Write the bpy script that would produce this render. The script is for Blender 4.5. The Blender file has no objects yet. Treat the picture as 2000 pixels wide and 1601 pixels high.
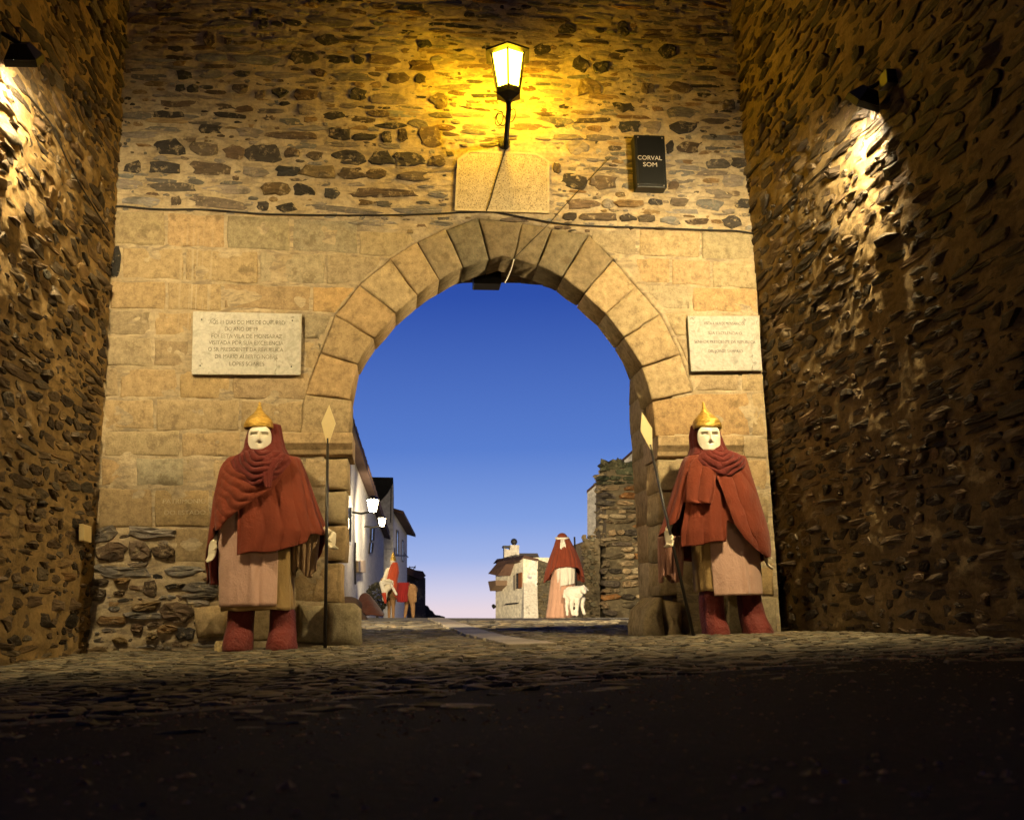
import bpy, bmesh, math, random
import numpy as np
from mathutils import Vector, Matrix
from mathutils.geometry import tessellate_polygon

random.seed(7)
rng = np.random.default_rng(7)
SC = bpy.context.scene
COL = SC.collection

# ------------------------------------------------------------------ camera
F = 1930.0
_Y = Vector((-220, -395, -F)).normalized()
_Z = Vector((-192, 9590, -F)); _Z = (_Z - _Z.dot(_Y) * _Y).normalized()
_X = _Y.cross(_Z)
CAM = Matrix((_X, _Y, _Z))
CPOS = Vector((0, -10, 0.30))
cam = bpy.data.cameras.new('camera')
cam.sensor_width = 36.0
cam.lens = F / 2000 * 36.0
cam.clip_start = 0.05
cam.clip_end = 3000
cam.dof.use_dof = True
cam.dof.focus_distance = 10.4
cam.dof.aperture_fstop = 4.0
cam_o = bpy.data.objects.new('camera', cam)
cam_o.matrix_world = Matrix.Translation(CPOS) @ CAM.to_4x4()
COL.objects.link(cam_o)
SC.camera = cam_o


def ray(px, py):
    return CAM @ Vector(((px - 1000) / F, (800.5 - py) / F, -1.0))


def onY(px, py, y):
    d = ray(px, py)
    return CPOS + d * ((y - CPOS.y) / d.y)


def onX(px, py, x):
    d = ray(px, py)
    return CPOS + d * ((x - CPOS.x) / d.x)


def proj(p):
    v = CAM.transposed() @ (Vector(p) - CPOS)
    if v.z > -0.05:
        return None
    return 1000 + F * v.x / -v.z, 800.5 - F * v.y / -v.z, -v.z


# ------------------------------------------------------------------ dusk sky
world = bpy.data.worlds.new('World')
SC.world = world
world.use_nodes = True
wt = world.node_tree
wt.nodes.clear()
_tc = wt.nodes.new('ShaderNodeTexCoord')
_sx = wt.nodes.new('ShaderNodeSeparateXYZ')
_wo = wt.nodes.new('ShaderNodeOutputWorld')
_bg = wt.nodes.new('ShaderNodeBackground')
_mx = wt.nodes.new('ShaderNodeMix'); _mx.data_type = 'RGBA'
_mr = wt.nodes.new('ShaderNodeMapRange')
_mr.interpolation_type = 'SMOOTHSTEP'
wt.links.new(_tc.outputs['Generated'], _sx.inputs[0])


def sky_ramp(stops):
    r = wt.nodes.new('ShaderNodeValToRGB')
    e = r.color_ramp.elements
    while len(e) < len(stops):
        e.new(0.5)
    for el, (p, c) in zip(e, stops):
        el.position = p
        el.color = (*c, 1)
    wt.links.new(_sx.outputs['Z'], r.inputs[0])
    return r


# afterglow side (beyond the gate) and the already dark side behind the viewer
west = sky_ramp([(0.0, (0.82, 0.68, 0.74)), (0.018, (0.66, 0.63, 0.80)), (0.05, (0.36, 0.46, 0.80)), (0.09, (0.215, 0.345, 0.75)), (0.16, (0.10, 0.21, 0.62)),
                 (0.31, (0.028, 0.080, 0.40)), (0.6, (0.006, 0.019, 0.10)), (1.0, (0.0015, 0.005, 0.028))])
east = sky_ramp([(0.0, (0.030, 0.032, 0.06)), (0.2, (0.012, 0.018, 0.06)), (0.6, (0.003, 0.008, 0.038)), (1.0, (0.0015, 0.005, 0.028))])
_mr.inputs['From Min'].default_value = -0.45
_mr.inputs['From Max'].default_value = 0.40
wt.links.new(_sx.outputs['Y'], _mr.inputs['Value'])
wt.links.new(_mr.outputs[0], _mx.inputs['Factor'])
wt.links.new(east.outputs[0], _mx.inputs['A'])
wt.links.new(west.outputs[0], _mx.inputs['B'])
wt.links.new(_mx.outputs['Result'], _bg.inputs[0])
wt.links.new(_bg.outputs[0], _wo.inputs[0])
_bg.inputs[1].default_value = 1.0

SC.view_settings.view_transform = 'Standard'
SC.view_settings.look = 'None'
SC.view_settings.exposure = 0.0
SC.view_settings.gamma = 1.0
SC.view_settings.use_curve_mapping = False
try:
    SC.cycles.use_denoising = True
    SC.cycles.max_bounces = 5
    SC.cycles.diffuse_bounces = 3
    SC.cycles.sample_clamp_indirect = 4.0
except Exception:
    pass

WARM = (1.0, 0.745, 0.34)
_l = onX(50, 128, -2.73); _r = onX(1680, 208, 3.71)
FLOOD_L = dict(loc=tuple(_l), aim=tuple(_l + Vector((0.04, 0.66, -0.62)) * 4), watt=450, glow=620)
FLOOD_R = dict(loc=tuple(_r), aim=tuple(_r + Vector((-0.26, 0.66, -0.60)) * 4), watt=860, glow=1000)


def lamp(name, kind, loc, watt, color, aim=None, size=0.06, cone=None, blend=0.3):
    L = bpy.data.lights.new(name, kind)
    L.energy = watt
    L.color = color
    L.shadow_soft_size = size
    if cone:
        L.spot_size = math.radians(cone)
        L.spot_blend = blend
    o = bpy.data.objects.new(name, L)
    o.location = loc
    if aim is not None:
        o.rotation_euler = (Vector(aim) - Vector(loc)).to_track_quat('-Z', 'Y').to_euler()
    COL.objects.link(o)
    return o


for fl in (FLOOD_L, FLOOD_R):
    lamp('floodlight_lamp', 'SPOT', fl['loc'], fl['watt'], WARM, fl['aim'], 0.09, 140, 0.55)
# projector across the square, behind the camera, trained on the gate
lamp('projector_lamp', 'SPOT', (5.2, -15.0, 2.6), 560, (1.0, 0.72, 0.36), (0.2, 0, 2.6), 0.15, 33, 0.7)
# light of the street behind the gate, fixed to the inner face of the gate wall
lamp('unseen_street_spot', 'SPOT', (-1.6, 1.9, 3.4), 5200, (1.0, 0.80, 0.50), (4.4, 14.0, 0.2), 0.1, 68, 0.6)

lamp('unseen_street_spot', 'SPOT', (3.0, 1.9, 3.3), 5200, (1.0, 0.80, 0.50), (4.4, 14.0, 0.4), 0.1, 50, 0.6)  # second spot, added to light the ruin clear of the shepherd's shadow
# unseen spot added behind the ruined wall to brighten the cream house
lamp('added_house_spot', 'SPOT', (7.9, 31.0, 2.2), 24000, (1.0, 0.82, 0.52), (7.0, 49.0, 1.6), 0.15, 40, 0.5)

# ------------------------------------------------------------------ helpers
LAT = rng.random((256, 256)) * 2 - 1


def vnoise(x, y):
    xi = np.floor(x).astype(int); yi = np.floor(y).astype(int)
    fx = x - xi; fy = y - yi
    fx = fx * fx * (3 - 2 * fx); fy = fy * fy * (3 - 2 * fy)
    a = LAT[xi & 255, yi & 255]; b = LAT[(xi + 1) & 255, yi & 255]
    c = LAT[xi & 255, (yi + 1) & 255]; d = LAT[(xi + 1) & 255, (yi + 1) & 255]
    return (a * (1 - fx) + b * fx) * (1 - fy) + (c * (1 - fx) + d * fx) * fy


def fbm(x, y, o=4):
    x = np.asarray(x, float); y = np.asarray(y, float)
    s = 0; a = 0.5
    for i in range(o):
        s = s + a * vnoise(x + 17.3 * i, y - 9.1 * i)
        x = x * 2.03; y = y * 2.03; a *= 0.5
    return s


def mesh_obj(name, verts, faces, mat, parent=None, loc=(0, 0, 0), smooth=True, tint=None):
    me = bpy.data.meshes.new(name)
    me.from_pydata([tuple(map(float, v)) for v in verts], [], [tuple(map(int, f)) for f in faces])
    if smooth:
        me.polygons.foreach_set('use_smooth', [True] * len(me.polygons))
    if tint is not None:
        at = me.color_attributes.new('tint', 'FLOAT_COLOR', 'POINT')
        t = np.ones((len(me.vertices), 4), np.float32)
        t[:, :3] = np.asarray(tint, np.float32)
        at.data.foreach_set('color', t.ravel())
    for m in (mat if isinstance(mat, (list, tuple)) else [mat]):
        me.materials.append(m)
    o = bpy.data.objects.new(name, me)
    o.location = loc
    COL.objects.link(o)
    if parent is not None:
        o.parent = parent
    return o


def tag(o, label=None, cat=None, group=None, kind=None):
    if label: o['label'] = label
    if cat: o['category'] = cat
    if group: o['group'] = group
    if kind: o['kind'] = kind
    return o


def empty(name, loc, label, cat, group=None):
    o = bpy.data.objects.new(name, None)
    o.empty_display_size = 0.1
    o.location = loc
    COL.objects.link(o)
    return tag(o, label, cat, group, 'thing')


class MB:
    """collects boxes, tubes and prisms into one mesh, in world space"""
    def __init__(s):
        s.v = []; s.f = []

    def add(s, v, f):
        n = len(s.v)
        s.v += [tuple(map(float, p)) for p in v]
        s.f += [tuple(i + n for i in q) for q in f]
        return s

    def box(s, lo, hi, M=None):
        (a, b, c), (d, e, f) = lo, hi
        v = [(a, b, c), (d, b, c), (d, e, c), (a, e, c), (a, b, f), (d, b, f), (d, e, f), (a, e, f)]
        if M is not None:
            v = [M @ Vector(p) for p in v]
        return s.add(v, [(0, 3, 2, 1), (4, 5, 6, 7), (0, 1, 5, 4), (1, 2, 6, 5), (2, 3, 7, 6), (3, 0, 4, 7)])

    def hexa(s, q0, q1):
        """two quads joined"""
        v = list(q0) + list(q1)
        return s.add(v, [(3, 2, 1, 0), (4, 5, 6, 7), (0, 1, 5, 4), (1, 2, 6, 5), (2, 3, 7, 6), (3, 0, 4, 7)])

    def prism(s, poly, off):
        n = len(poly)
        v = [Vector(p) for p in poly] + [Vector(p) + Vector(off) for p in poly]
        f = [tuple(range(n - 1, -1, -1)), tuple(range(n, 2 * n))]
        f += [(i, (i + 1) % n, n + (i + 1) % n, n + i) for i in range(n)]
        return s.add(v, f)

    def tube(s, pts, rad, seg=8):
        pts = [Vector(p) for p in pts]
        if not isinstance(rad, (list, tuple)):
            rad = [rad] * len(pts)
        vs = []; fs = []
        up = None
        for i, p in enumerate(pts):
            t = (pts[min(i + 1, len(pts) - 1)] - pts[max(i - 1, 0)]).normalized()
            if up is None:
                up = t.orthogonal().normalized()
            up = (up - up.dot(t) * t).normalized()
            w = t.cross(up)
            for k in range(seg):
                a = 2 * math.pi * k / seg
                vs.append(p + (up * math.cos(a) + w * math.sin(a)) * rad[i])
        for i in range(len(pts) - 1):
            for k in range(seg):
                fs.append((i * seg + k, i * seg + (k + 1) % seg, (i + 1) * seg + (k + 1) % seg, (i + 1) * seg + k))
        fs.append(tuple(range(seg - 1, -1, -1)))
        fs.append(tuple(range((len(pts) - 1) * seg, len(pts) * seg)))
        return s.add(vs, fs)

    def ball(s, c, r, seg=12, rings=8, sc=(1, 1, 1)):
        vs = [(c[0], c[1], c[2] + r * sc[2])]
        for i in range(1, rings):
            a = math.pi * i / rings
            for k in range(seg):
                b = 2 * math.pi * k / seg
                vs.append((c[0] + r * sc[0] * math.sin(a) * math.cos(b), c[1] + r * sc[1] * math.sin(a) * math.sin(b), c[2] + r * sc[2] * math.cos(a)))
        vs.append((c[0], c[1], c[2] - r * sc[2]))
        f = [(0, 1 + k, 1 + (k + 1) % seg) for k in range(seg)]
        for i in range(rings - 2):
            for k in range(seg):
                f.append((1 + i * seg + k, 1 + (i + 1) * seg + k, 1 + (i + 1) * seg + (k + 1) % seg, 1 + i * seg + (k + 1) % seg))
        e = len(vs) - 1
        f += [(e, 1 + (rings - 2) * seg + (k + 1) % seg, 1 + (rings - 2) * seg + k) for k in range(seg)]
        return s.add(vs, f)

    def capsule(s, p0, r0, p1, r1, seg=12):
        p0 = Vector(p0); p1 = Vector(p1)
        d = (p1 - p0)
        n = d.normalized()
        pts = []; rad = []
        for a in (80, 55, 28):
            pts.append(p0 - n * r0 * math.sin(math.radians(a))); rad.append(r0 * math.cos(math.radians(a)))
        pts += [p0, p1]; rad += [r0, r1]
        for a in (28, 55, 80):
            pts.append(p1 + n * r1 * math.sin(math.radians(a))); rad.append(r1 * math.cos(math.radians(a)))
        return s.tube(pts, rad, seg)

    def lathe(s, c, prof, seg=32, M=None):
        vs = []; fs = []
        for r, z in prof:
            for k in range(seg):
                a = 2 * math.pi * k / seg
                p = Vector((r * math.cos(a), r * math.sin(a), z))
                if M is not None:
                    p = M @ p
                vs.append(p + Vector(c))
        for i in range(len(prof) - 1):
            for k in range(seg):
                fs.append((i * seg + k, i * seg + (k + 1) % seg, (i + 1) * seg + (k + 1) % seg, (i + 1) * seg + k))
        return s.add(vs, fs)

    def build(s, name, mat, parent=None, smooth=False, bevel=0, tint=None, remesh=0, sub=0):
        base = parent.matrix_world.translation if False else (world_loc(parent) if parent else Vector((0, 0, 0)))
        v = [Vector(p) - base for p in s.v]
        o = mesh_obj(name, v, s.f, mat, parent, smooth=smooth, tint=tint)
        me = o.data
        bm = bmesh.new(); bm.from_mesh(me)
        bmesh.ops.recalc_face_normals(bm, faces=bm.faces)
        bm.to_mesh(me); bm.free()
        if bevel:
            m = o.modifiers.new('bevel', 'BEVEL'); m.width = bevel; m.segments = 2; m.limit_method = 'ANGLE'
        if remesh:
            m = o.modifiers.new('remesh', 'REMESH'); m.mode = 'VOXEL'; m.voxel_size = remesh; m.use_smooth_shade = True
            m = o.modifiers.new('smooth', 'SMOOTH'); m.factor = 0.5; m.iterations = 3
        return o


def world_loc(o):
    p = Vector((0, 0, 0))
    while o is not None:
        p = p + Vector(o.location); o = o.parent
    return p


def mb_thing(mb, name, mat, label, cat, group=None, **k):
    o = mb.build(name, mat, None, **k)
    return tag(o, label, cat, group, 'thing')


# ------------------------------------------------------------------ materials
def new_mat(name):
    m = bpy.data.materials.new(name)
    m.use_nodes = True
    nt = m.node_tree
    b = nt.nodes['Principled BSDF']
    return m, nt, b


def N(nt, kind, **kw):
    n = nt.nodes.new(kind)
    for k, v in kw.items():
        setattr(n, k, v)
    return n


def noise_node(nt, scale, detail=6, rough=0.6, coord='Object', stretch=None, distortion=0.0):
    tc = N(nt, 'ShaderNodeTexCoord')
    src = N(nt, 'ShaderNodeNewGeometry').outputs['Position'] if coord == 'World' else tc.outputs[coord]
    if stretch:
        mp = N(nt, 'ShaderNodeMapping')
        mp.inputs['Scale'].default_value = stretch
        nt.links.new(src, mp.inputs[0]); src = mp.outputs[0]
    n = N(nt, 'ShaderNodeTexNoise')
    n.inputs['Scale'].default_value = scale
    n.inputs['Detail'].default_value = detail
    n.inputs['Roughness'].default_value = rough
    n.inputs['Distortion'].default_value = distortion
    nt.links.new(src, n.inputs['Vector'])
    return n


def ramp(nt, src, stops):
    r = N(nt, 'ShaderNodeValToRGB')
    e = r.color_ramp.elements
    while len(e) < len(stops):
        e.new(0.5)
    for el, (p, c) in zip(e, stops):
        el.position = p
        el.color = (c, c, c, 1) if not isinstance(c, tuple) else (*c, 1)
    nt.links.new(src, r.inputs[0])
    return r


def mixc(nt, a, b, fac, mode='MIX'):
    m = N(nt, 'ShaderNodeMix', data_type='RGBA', blend_type=mode)
    for sock, val in ((m.inputs['Factor'], fac), (m.inputs['A'], a), (m.inputs['B'], b)):
        if hasattr(val, 'links'):
            nt.links.new(val, sock)
        else:
            sock.default_value = val if isinstance(val, (int, float)) else (*val, 1)
    return m.outputs['Result']


def bump(nt, b, srcs):
    prev = None
    for h, strength, dist in srcs:
        n = N(nt, 'ShaderNodeBump')
        n.inputs['Strength'].default_value = strength
        n.inputs['Distance'].default_value = dist
        nt.links.new(h, n.inputs['Height'])
        if prev is not None:
            nt.links.new(prev, n.inputs['Normal'])
        prev = n.outputs[0]
    nt.links.new(prev, b.inputs['Normal'])


def stone_mat(name, rough=0.8, layered=True, stain=(0.03, 0.025, 0.02), stain_amt=0.5, lime=None, bump_k=1.0, spec=0.3, scale=1.0, axis='XZ'):
    m, nt, b = new_mat(name)
    at = N(nt, 'ShaderNodeVertexColor', layer_name='tint')
    st = {'XZ': (1, 1, 3.5), 'YZ': (1, 1, 3.5), 'FLAT': (1, 1, 1)}[axis] if layered else None
    n1 = noise_node(nt, 9 * scale, 8, 0.65, 'World', st)
    n2 = noise_node(nt, 46 * scale, 6, 0.7, 'World', st)
    n0 = noise_node(nt, 150 * scale, 4, 0.7, 'World', (1, 1, 2) if layered else None)
    n3 = noise_node(nt, 3.1 * scale, 8, 0.68, 'World')
    v = ramp(nt, n1.outputs['Fac'], [(0.25, 0.55), (0.5, 1.0), (0.78, 1.45)])
    c = mixc(nt, at.outputs['Color'], v.outputs[0], 1.0, 'MULTIPLY')
    v2 = ramp(nt, n2.outputs['Fac'], [(0.3, 0.7), (0.7, 1.25)])
    c = mixc(nt, c, v2.outputs[0], 0.8, 'MULTIPLY')
    s = ramp(nt, n3.outputs['Fac'], [(0.555, 0.0), (0.64, stain_amt)])
    c = mixc(nt, c, stain, s.outputs[0])
    if lime:
        n4 = noise_node(nt, 13 * scale, 7, 0.7, 'World')
        s4 = ramp(nt, n4.outputs['Fac'], [(0.54, 0.0), (0.66, lime[1])])
        c = mixc(nt, c, lime[0], s4.outputs[0])
    if name == 'granite_ashlar':
        c = lime_runs(nt, c)
    nt.links.new(c, b.inputs['Base Color'])
    b.inputs['Roughness'].default_value = rough
    b.inputs['Specular IOR Level'].default_value = spec
    bump(nt, b, [(n1.outputs['Fac'], 0.7 * bump_k, 0.014), (n2.outputs['Fac'], 0.8 * bump_k, 0.007), (n0.outputs['Fac'], 0.6 * bump_k, 0.003)])
    return m


def lime_runs(nt, c):
    """pale runs of limewater down the ashlar between the corner and the large plaque"""
    g = N(nt, 'ShaderNodeNewGeometry')
    sx = N(nt, 'ShaderNodeSeparateXYZ')
    nt.links.new(g.outputs['Position'], sx.inputs[0])
    n = noise_node(nt, 26, 3, 0.6, 'World', (1, 0.2, 0.02))
    st = ramp(nt, n.outputs['Fac'], [(0.52, 0.0), (0.60, 1.0)])
    def window(sock, a, b_, soft):
        lo = N(nt, 'ShaderNodeMapRange'); lo.inputs['From Min'].default_value = a; lo.inputs['From Max'].default_value = a + soft
        hi = N(nt, 'ShaderNodeMapRange'); hi.inputs['From Min'].default_value = b_; hi.inputs['From Max'].default_value = b_ - soft
        nt.links.new(sock, lo.inputs['Value']); nt.links.new(sock, hi.inputs['Value'])
        m_ = N(nt, 'ShaderNodeMath', operation='MULTIPLY')
        nt.links.new(lo.outputs[0], m_.inputs[0]); nt.links.new(hi.outputs[0], m_.inputs[1])
        return m_.outputs[0]
    m1 = N(nt, 'ShaderNodeMath', operation='MULTIPLY'); m2 = N(nt, 'ShaderNodeMath', operation='MULTIPLY'); m3 = N(nt, 'ShaderNodeMath', operation='MULTIPLY')
    nt.links.new(window(sx.outputs['X'], -2.30, -1.88, 0.1), m1.inputs[0]); nt.links.new(window(sx.outputs['Z'], 2.9, 4.4, 0.5), m1.inputs[1])
    nt.links.new(m1.outputs[0], m2.inputs[0]); nt.links.new(st.outputs[0], m2.inputs[1])
    nt.links.new(m2.outputs[0], m3.inputs[0]); m3.inputs[1].default_value = 0.28
    return mixc(nt, c, (0.62, 0.54, 0.40), m3.outputs[0])


def plain(name, col, rough=0.6, metal=0.0, nscale=0, namt=0.2, bumpd=0.0, spec=0.4, nstretch=None):
    m, nt, b = new_mat(name)
    b.inputs['Base Color'].default_value = (*col, 1)
    b.inputs['Roughness'].default_value = rough
    b.inputs['Metallic'].default_value = metal
    b.inputs['Specular IOR Level'].default_value = spec
    if nscale:
        n = noise_node(nt, nscale, 7, 0.65, 'Object', nstretch)
        r = ramp(nt, n.outputs['Fac'], [(0.25, 1 - namt), (0.75, 1 + namt)])
        c = mixc(nt, col, r.outputs[0], 1.0, 'MULTIPLY')
        nt.links.new(c, b.inputs['Base Color'])
        if bumpd:
            bump(nt, b, [(n.outputs['Fac'], 0.8, bumpd)])
    return m


def emit(name, col, strength):
    m, nt, b = new_mat(name)
    b.inputs['Base Color'].default_value = (*col, 1)
    b.inputs['Emission Color'].default_value = (*col, 1)
    b.inputs['Emission Strength'].default_value = strength
    return m


def mortar_mat(name, c0, c1, dark, scale=1.0, slate=None, slate_amt=0.8):
    m, nt, b = new_mat(name)
    n1 = noise_node(nt, 2.6 * scale, 8, 0.65, 'World')
    n2 = noise_node(nt, 24 * scale, 8, 0.72, 'World')
    n3 = noise_node(nt, 110 * scale, 4, 0.6, 'World')
    r = ramp(nt, n1.outputs['Fac'], [(0.3, c1), (0.62, c0)])
    r2 = ramp(nt, n2.outputs['Fac'], [(0.28, 0.55), (0.5, 1.0), (0.75, 1.2)])
    c = mixc(nt, r.outputs[0], r2.outputs[0], 0.9, 'MULTIPLY')
    if slate:
        n4 = noise_node(nt, 4.2 * scale, 9, 0.68, 'World', (1, 1, 3.2), 0.7)
        n5 = noise_node(nt, 1.1 * scale, 4, 0.6, 'World', (1, 1, 1.6))
        s4 = ramp(nt, n4.outputs['Fac'], [(0.47, 0.0), (0.57, slate_amt)])
        s5 = ramp(nt, n5.outputs['Fac'], [(0.35, 0.25), (0.6, 1.0)])
        f4 = mixc(nt, s4.outputs[0], s5.outputs[0], 1.0, 'MULTIPLY')
        c = mixc(nt, c, slate, f4)
    s = ramp(nt, n2.outputs['Fac'], [(0.62, 0.0), (0.74, 0.6)])
    c = mixc(nt, c, dark, s.outputs[0])
    nt.links.new(c, b.inputs['Base Color'])
    b.inputs['Roughness'].default_value = 0.92
    b.inputs['Specular IOR Level'].default_value = 0.15
    bump(nt, b, [(n2.outputs['Fac'], 0.8, 0.012), (n3.outputs['Fac'], 0.7, 0.004)])
    return m


M_RUBBLE = stone_mat('schist_rubble', 0.75, lime=((0.42, 0.33, 0.20), 0.7), bump_k=1.2)
M_SIDE = stone_mat('schist_side', 0.72, lime=((0.22, 0.15, 0.07), 0.3), bump_k=1.0, spec=0.22)
M_ASHLAR = stone_mat('granite_ashlar', 0.88, layered=False, stain=(0.12, 0.085, 0.045), stain_amt=0.55, bump_k=0.6, scale=1.5)
M_COBBLE = stone_mat('paving_schist', 0.62, layered=False, stain=(0.05, 0.045, 0.035), stain_amt=0.5, bump_k=0.7)
M_RUIN = stone_mat('ruin_schist', 0.85, lime=((0.30, 0.25, 0.14), 0.5), scale=0.6)
M_MORTAR = mortar_mat('lime_mortar', (0.50, 0.40, 0.26), (0.33, 0.25, 0.14), (0.10, 0.08, 0.05), slate=(0.19, 0.155, 0.115))
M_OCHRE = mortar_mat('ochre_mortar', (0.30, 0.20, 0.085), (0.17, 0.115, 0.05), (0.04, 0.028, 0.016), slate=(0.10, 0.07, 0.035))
M_OCHRE_SHADED = mortar_mat('shaded_ochre_mortar', (0.19, 0.135, 0.065), (0.11, 0.08, 0.042), (0.03, 0.022, 0.014), slate=(0.075, 0.052, 0.028))  # darkened ochre copy: the right wall's dimness is put into the colour
M_JOINT = mortar_mat('joint_mortar', (0.36, 0.27, 0.16), (0.24, 0.18, 0.11), (0.05, 0.04, 0.03))

# ------------------------------------------------------------------ stones
TINTS = {'d': (0.040, 0.034, 0.030), 'b': (0.115, 0.080, 0.052), 'o': (0.21, 0.135, 0.06), 'g': (0.19, 0.165, 0.14)}


def pick_tint(k, var=0.25):
    c = np.array(TINTS[k])
    return c * (1 + rng.normal(0, var)).clip(0.4, 1.8) if hasattr(rng.normal(), 'clip') else c


def tintv(c, var=0.22):
    f = max(0.45, min(1.7, 1 + random.gauss(0, var)))
    w = random.gauss(0, 0.05)
    return tuple(max(0.005, x * f * k) for x, k in zip(c, (1 + w, 1, 1 - w)))


def stone_geo(w, h, proud, n=10, sq=None, jit=0.09, deep=0.05, tilt=0.0, rot=None):
    """one irregular stone in local (u, v, out) coordinates"""
    sq = sq or random.uniform(2.3, 4.5)
    ph = random.random() * 6.28
    rot = random.gauss(0, 0.05) if rot is None else rot
    out = []
    for k in range(n):
        a = 2 * math.pi * (k + random.uniform(-0.25, 0.25)) / n
        c, s = math.cos(a), math.sin(a)
        r = (abs(c) ** sq + abs(s) ** sq) ** (-1 / sq)
        r *= 1 + random.gauss(0, jit)
        u, v = r * c * w / 2, r * s * h / 2
        out.append((u * math.cos(rot) - v * math.sin(rot), u * math.sin(rot) + v * math.cos(rot)))
    tu, tv = random.gauss(0, tilt), random.gauss(0, tilt)
    V = []
    for rr, z in ((1.03, -deep), (0.98, 0.45 * proud), (0.82, 0.92 * proud), (0.4, proud)):
        for (u, v) in out:
            j = 1 + random.gauss(0, 0.05)
            zz = z + (tu * u + tv * v if z > 0 else 0) + (random.gauss(0, 0.22) * proud if z > 0 else 0)
            V.append((u * rr * j, v * rr * j, zz))
    V.append((0, 0, proud * random.uniform(0.8, 1.15)))
    Fc = []
    for i in range(3):
        for k in range(n):
            Fc.append((i * n + k, i * n + (k + 1) % n, (i + 1) * n + (k + 1) % n, (i + 1) * n + k))
    e = len(V) - 1
    for k in range(n):
        Fc.append((3 * n + k, 3 * n + (k + 1) % n, e))
    return V, Fc


class Plane:
    def __init__(s, o, U, V, Nn):
        s.o = Vector(o); s.U = Vector(U); s.V = Vector(V); s.N = Vector(Nn)
        s.flip = s.U.cross(s.V).dot(s.N) < 0

    def pt(s, u, v, z=0):
        return s.o + s.U * u + s.V * v + s.N * z

    def vec(s, u, v, z):
        return s.U * u + s.V * v + s.N * z


def fill_rows(occ, res, u0, v0, cand, thresh=0.2):
    """places the candidate rectangles that are still free on the occupancy grid"""
    out = []
    H, W = occ.shape
    for (u, v, w, h) in cand:
        a = int((u - w / 2 - u0) / res); b = int((u + w / 2 - u0) / res) + 1
        c = int((v - h / 2 - v0) / res); d = int((v + h / 2 - v0) / res) + 1
        if a < 0 or c < 0 or b > W or d > H:
            continue
        if occ[c:d, a:b].mean() > thresh:
            continue
        occ[c:d, a:b] = True
        out.append((u, v, w, h))
    return out


def course_candidates(u0, u1, v0, v1, hmin, hmax, wmin, wmax, gap, wob=0.02):
    c = []
    v = v0
    while v < v1:
        h = random.uniform(hmin, hmax)
        u = u0 + random.uniform(-0.15, 0)
        while u < u1:
            w = random.uniform(wmin, wmax) * (1.4 if random.random() < 0.12 else 1)
            hh = h * random.uniform(0.62, 1.0)
            c.append((u + w / 2, v + h / 2 + random.gauss(0, wob), w, hh))
            u += w + random.uniform(*gap)
        v += h + random.uniform(*gap) * 0.8
    return c


def rand_candidates(n, u0, u1, v0, v1, wr, hr):
    return [(random.uniform(u0, u1), random.uniform(v0, v1), random.uniform(*wr), random.uniform(*hr)) for _ in range(n)]


def emit_stones(plane, stones, parent, mat, limit=300, name='stone', stuff='small_stones', smooth=False):
    """stones: (u,v,w,h,proud,tint,kw). Largest in the picture become parts, the rest one joined part."""
    base = world_loc(parent)
    scored = []
    for s in stones:
        u, v, w, h = s[:4]
        p = plane.pt(u, v)
        q = proj(p)
        area = 0
        if q and -60 < q[0] < 2060 and -60 < q[1] < 1660:
            view = (CPOS - p).normalized()
            area = w * h * abs(view.dot(plane.N)) / q[2] ** 2
        scored.append((area, s))
    scored.sort(key=lambda t: -t[0])
    vs, fs, ts = [], [], []
    cnt = 0
    for i, (area, s) in enumerate(scored):
        u, v, w, h, proud, tint, kw = s
        V, Fc = stone_geo(w, h, proud, **kw)
        if plane.flip:
            Fc = [tuple(reversed(f)) for f in Fc]
        if i < limit and area > 0:
            o = mesh_obj(name, [plane.vec(*p) for p in V], Fc, mat, parent, plane.pt(u, v) - base, smooth=smooth, tint=tint)
            cnt += 1
        else:
            k = len(vs)
            vs += [plane.pt(u + p[0], v + p[1], p[2]) - base for p in V]
            fs += [tuple(a + k for a in f) for f in Fc]
            ts += [tint] * len(V)
    if vs:
        tag(mesh_obj(stuff, vs, fs, mat, parent, smooth=smooth, tint=np.array(ts)), kind='stuff')
    return cnt


def in_poly(px, py, poly):
    px = np.asarray(px); py = np.asarray(py)
    r = np.zeros(px.shape, bool)
    n = len(poly)
    j = n - 1
    for i in range(n):
        xi, yi = poly[i]; xj, yj = poly[j]
        c = ((yi > py) != (yj > py)) & (px < (xj - xi) * (py - yi) / (yj - yi + 1e-12) + xi)
        r ^= c
        j = i
    return r


def smooth01(x, a, b):
    t = np.clip((x - a) / (b - a), 0, 1)
    return t * t * (3 - 2 * t)


# ------------------------------------------------------------------ the ground
def gz(x, y):
    x = np.asarray(x, float); y = np.asarray(y, float)
    near = 0.012 * np.clip(x, -4, 6) * smooth01(-y, -2, 2)
    crest = (0.17 - 0.022 * np.clip(x, -3, 6)) * smooth01(y, 0, 14)
    far = -0.035 * np.clip(y - 17, 0, 400) - 0.12 * smooth01(y, 15, 22)
    return near + crest + far


def gzs(x, y):
    return float(gz(x, y))


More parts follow.
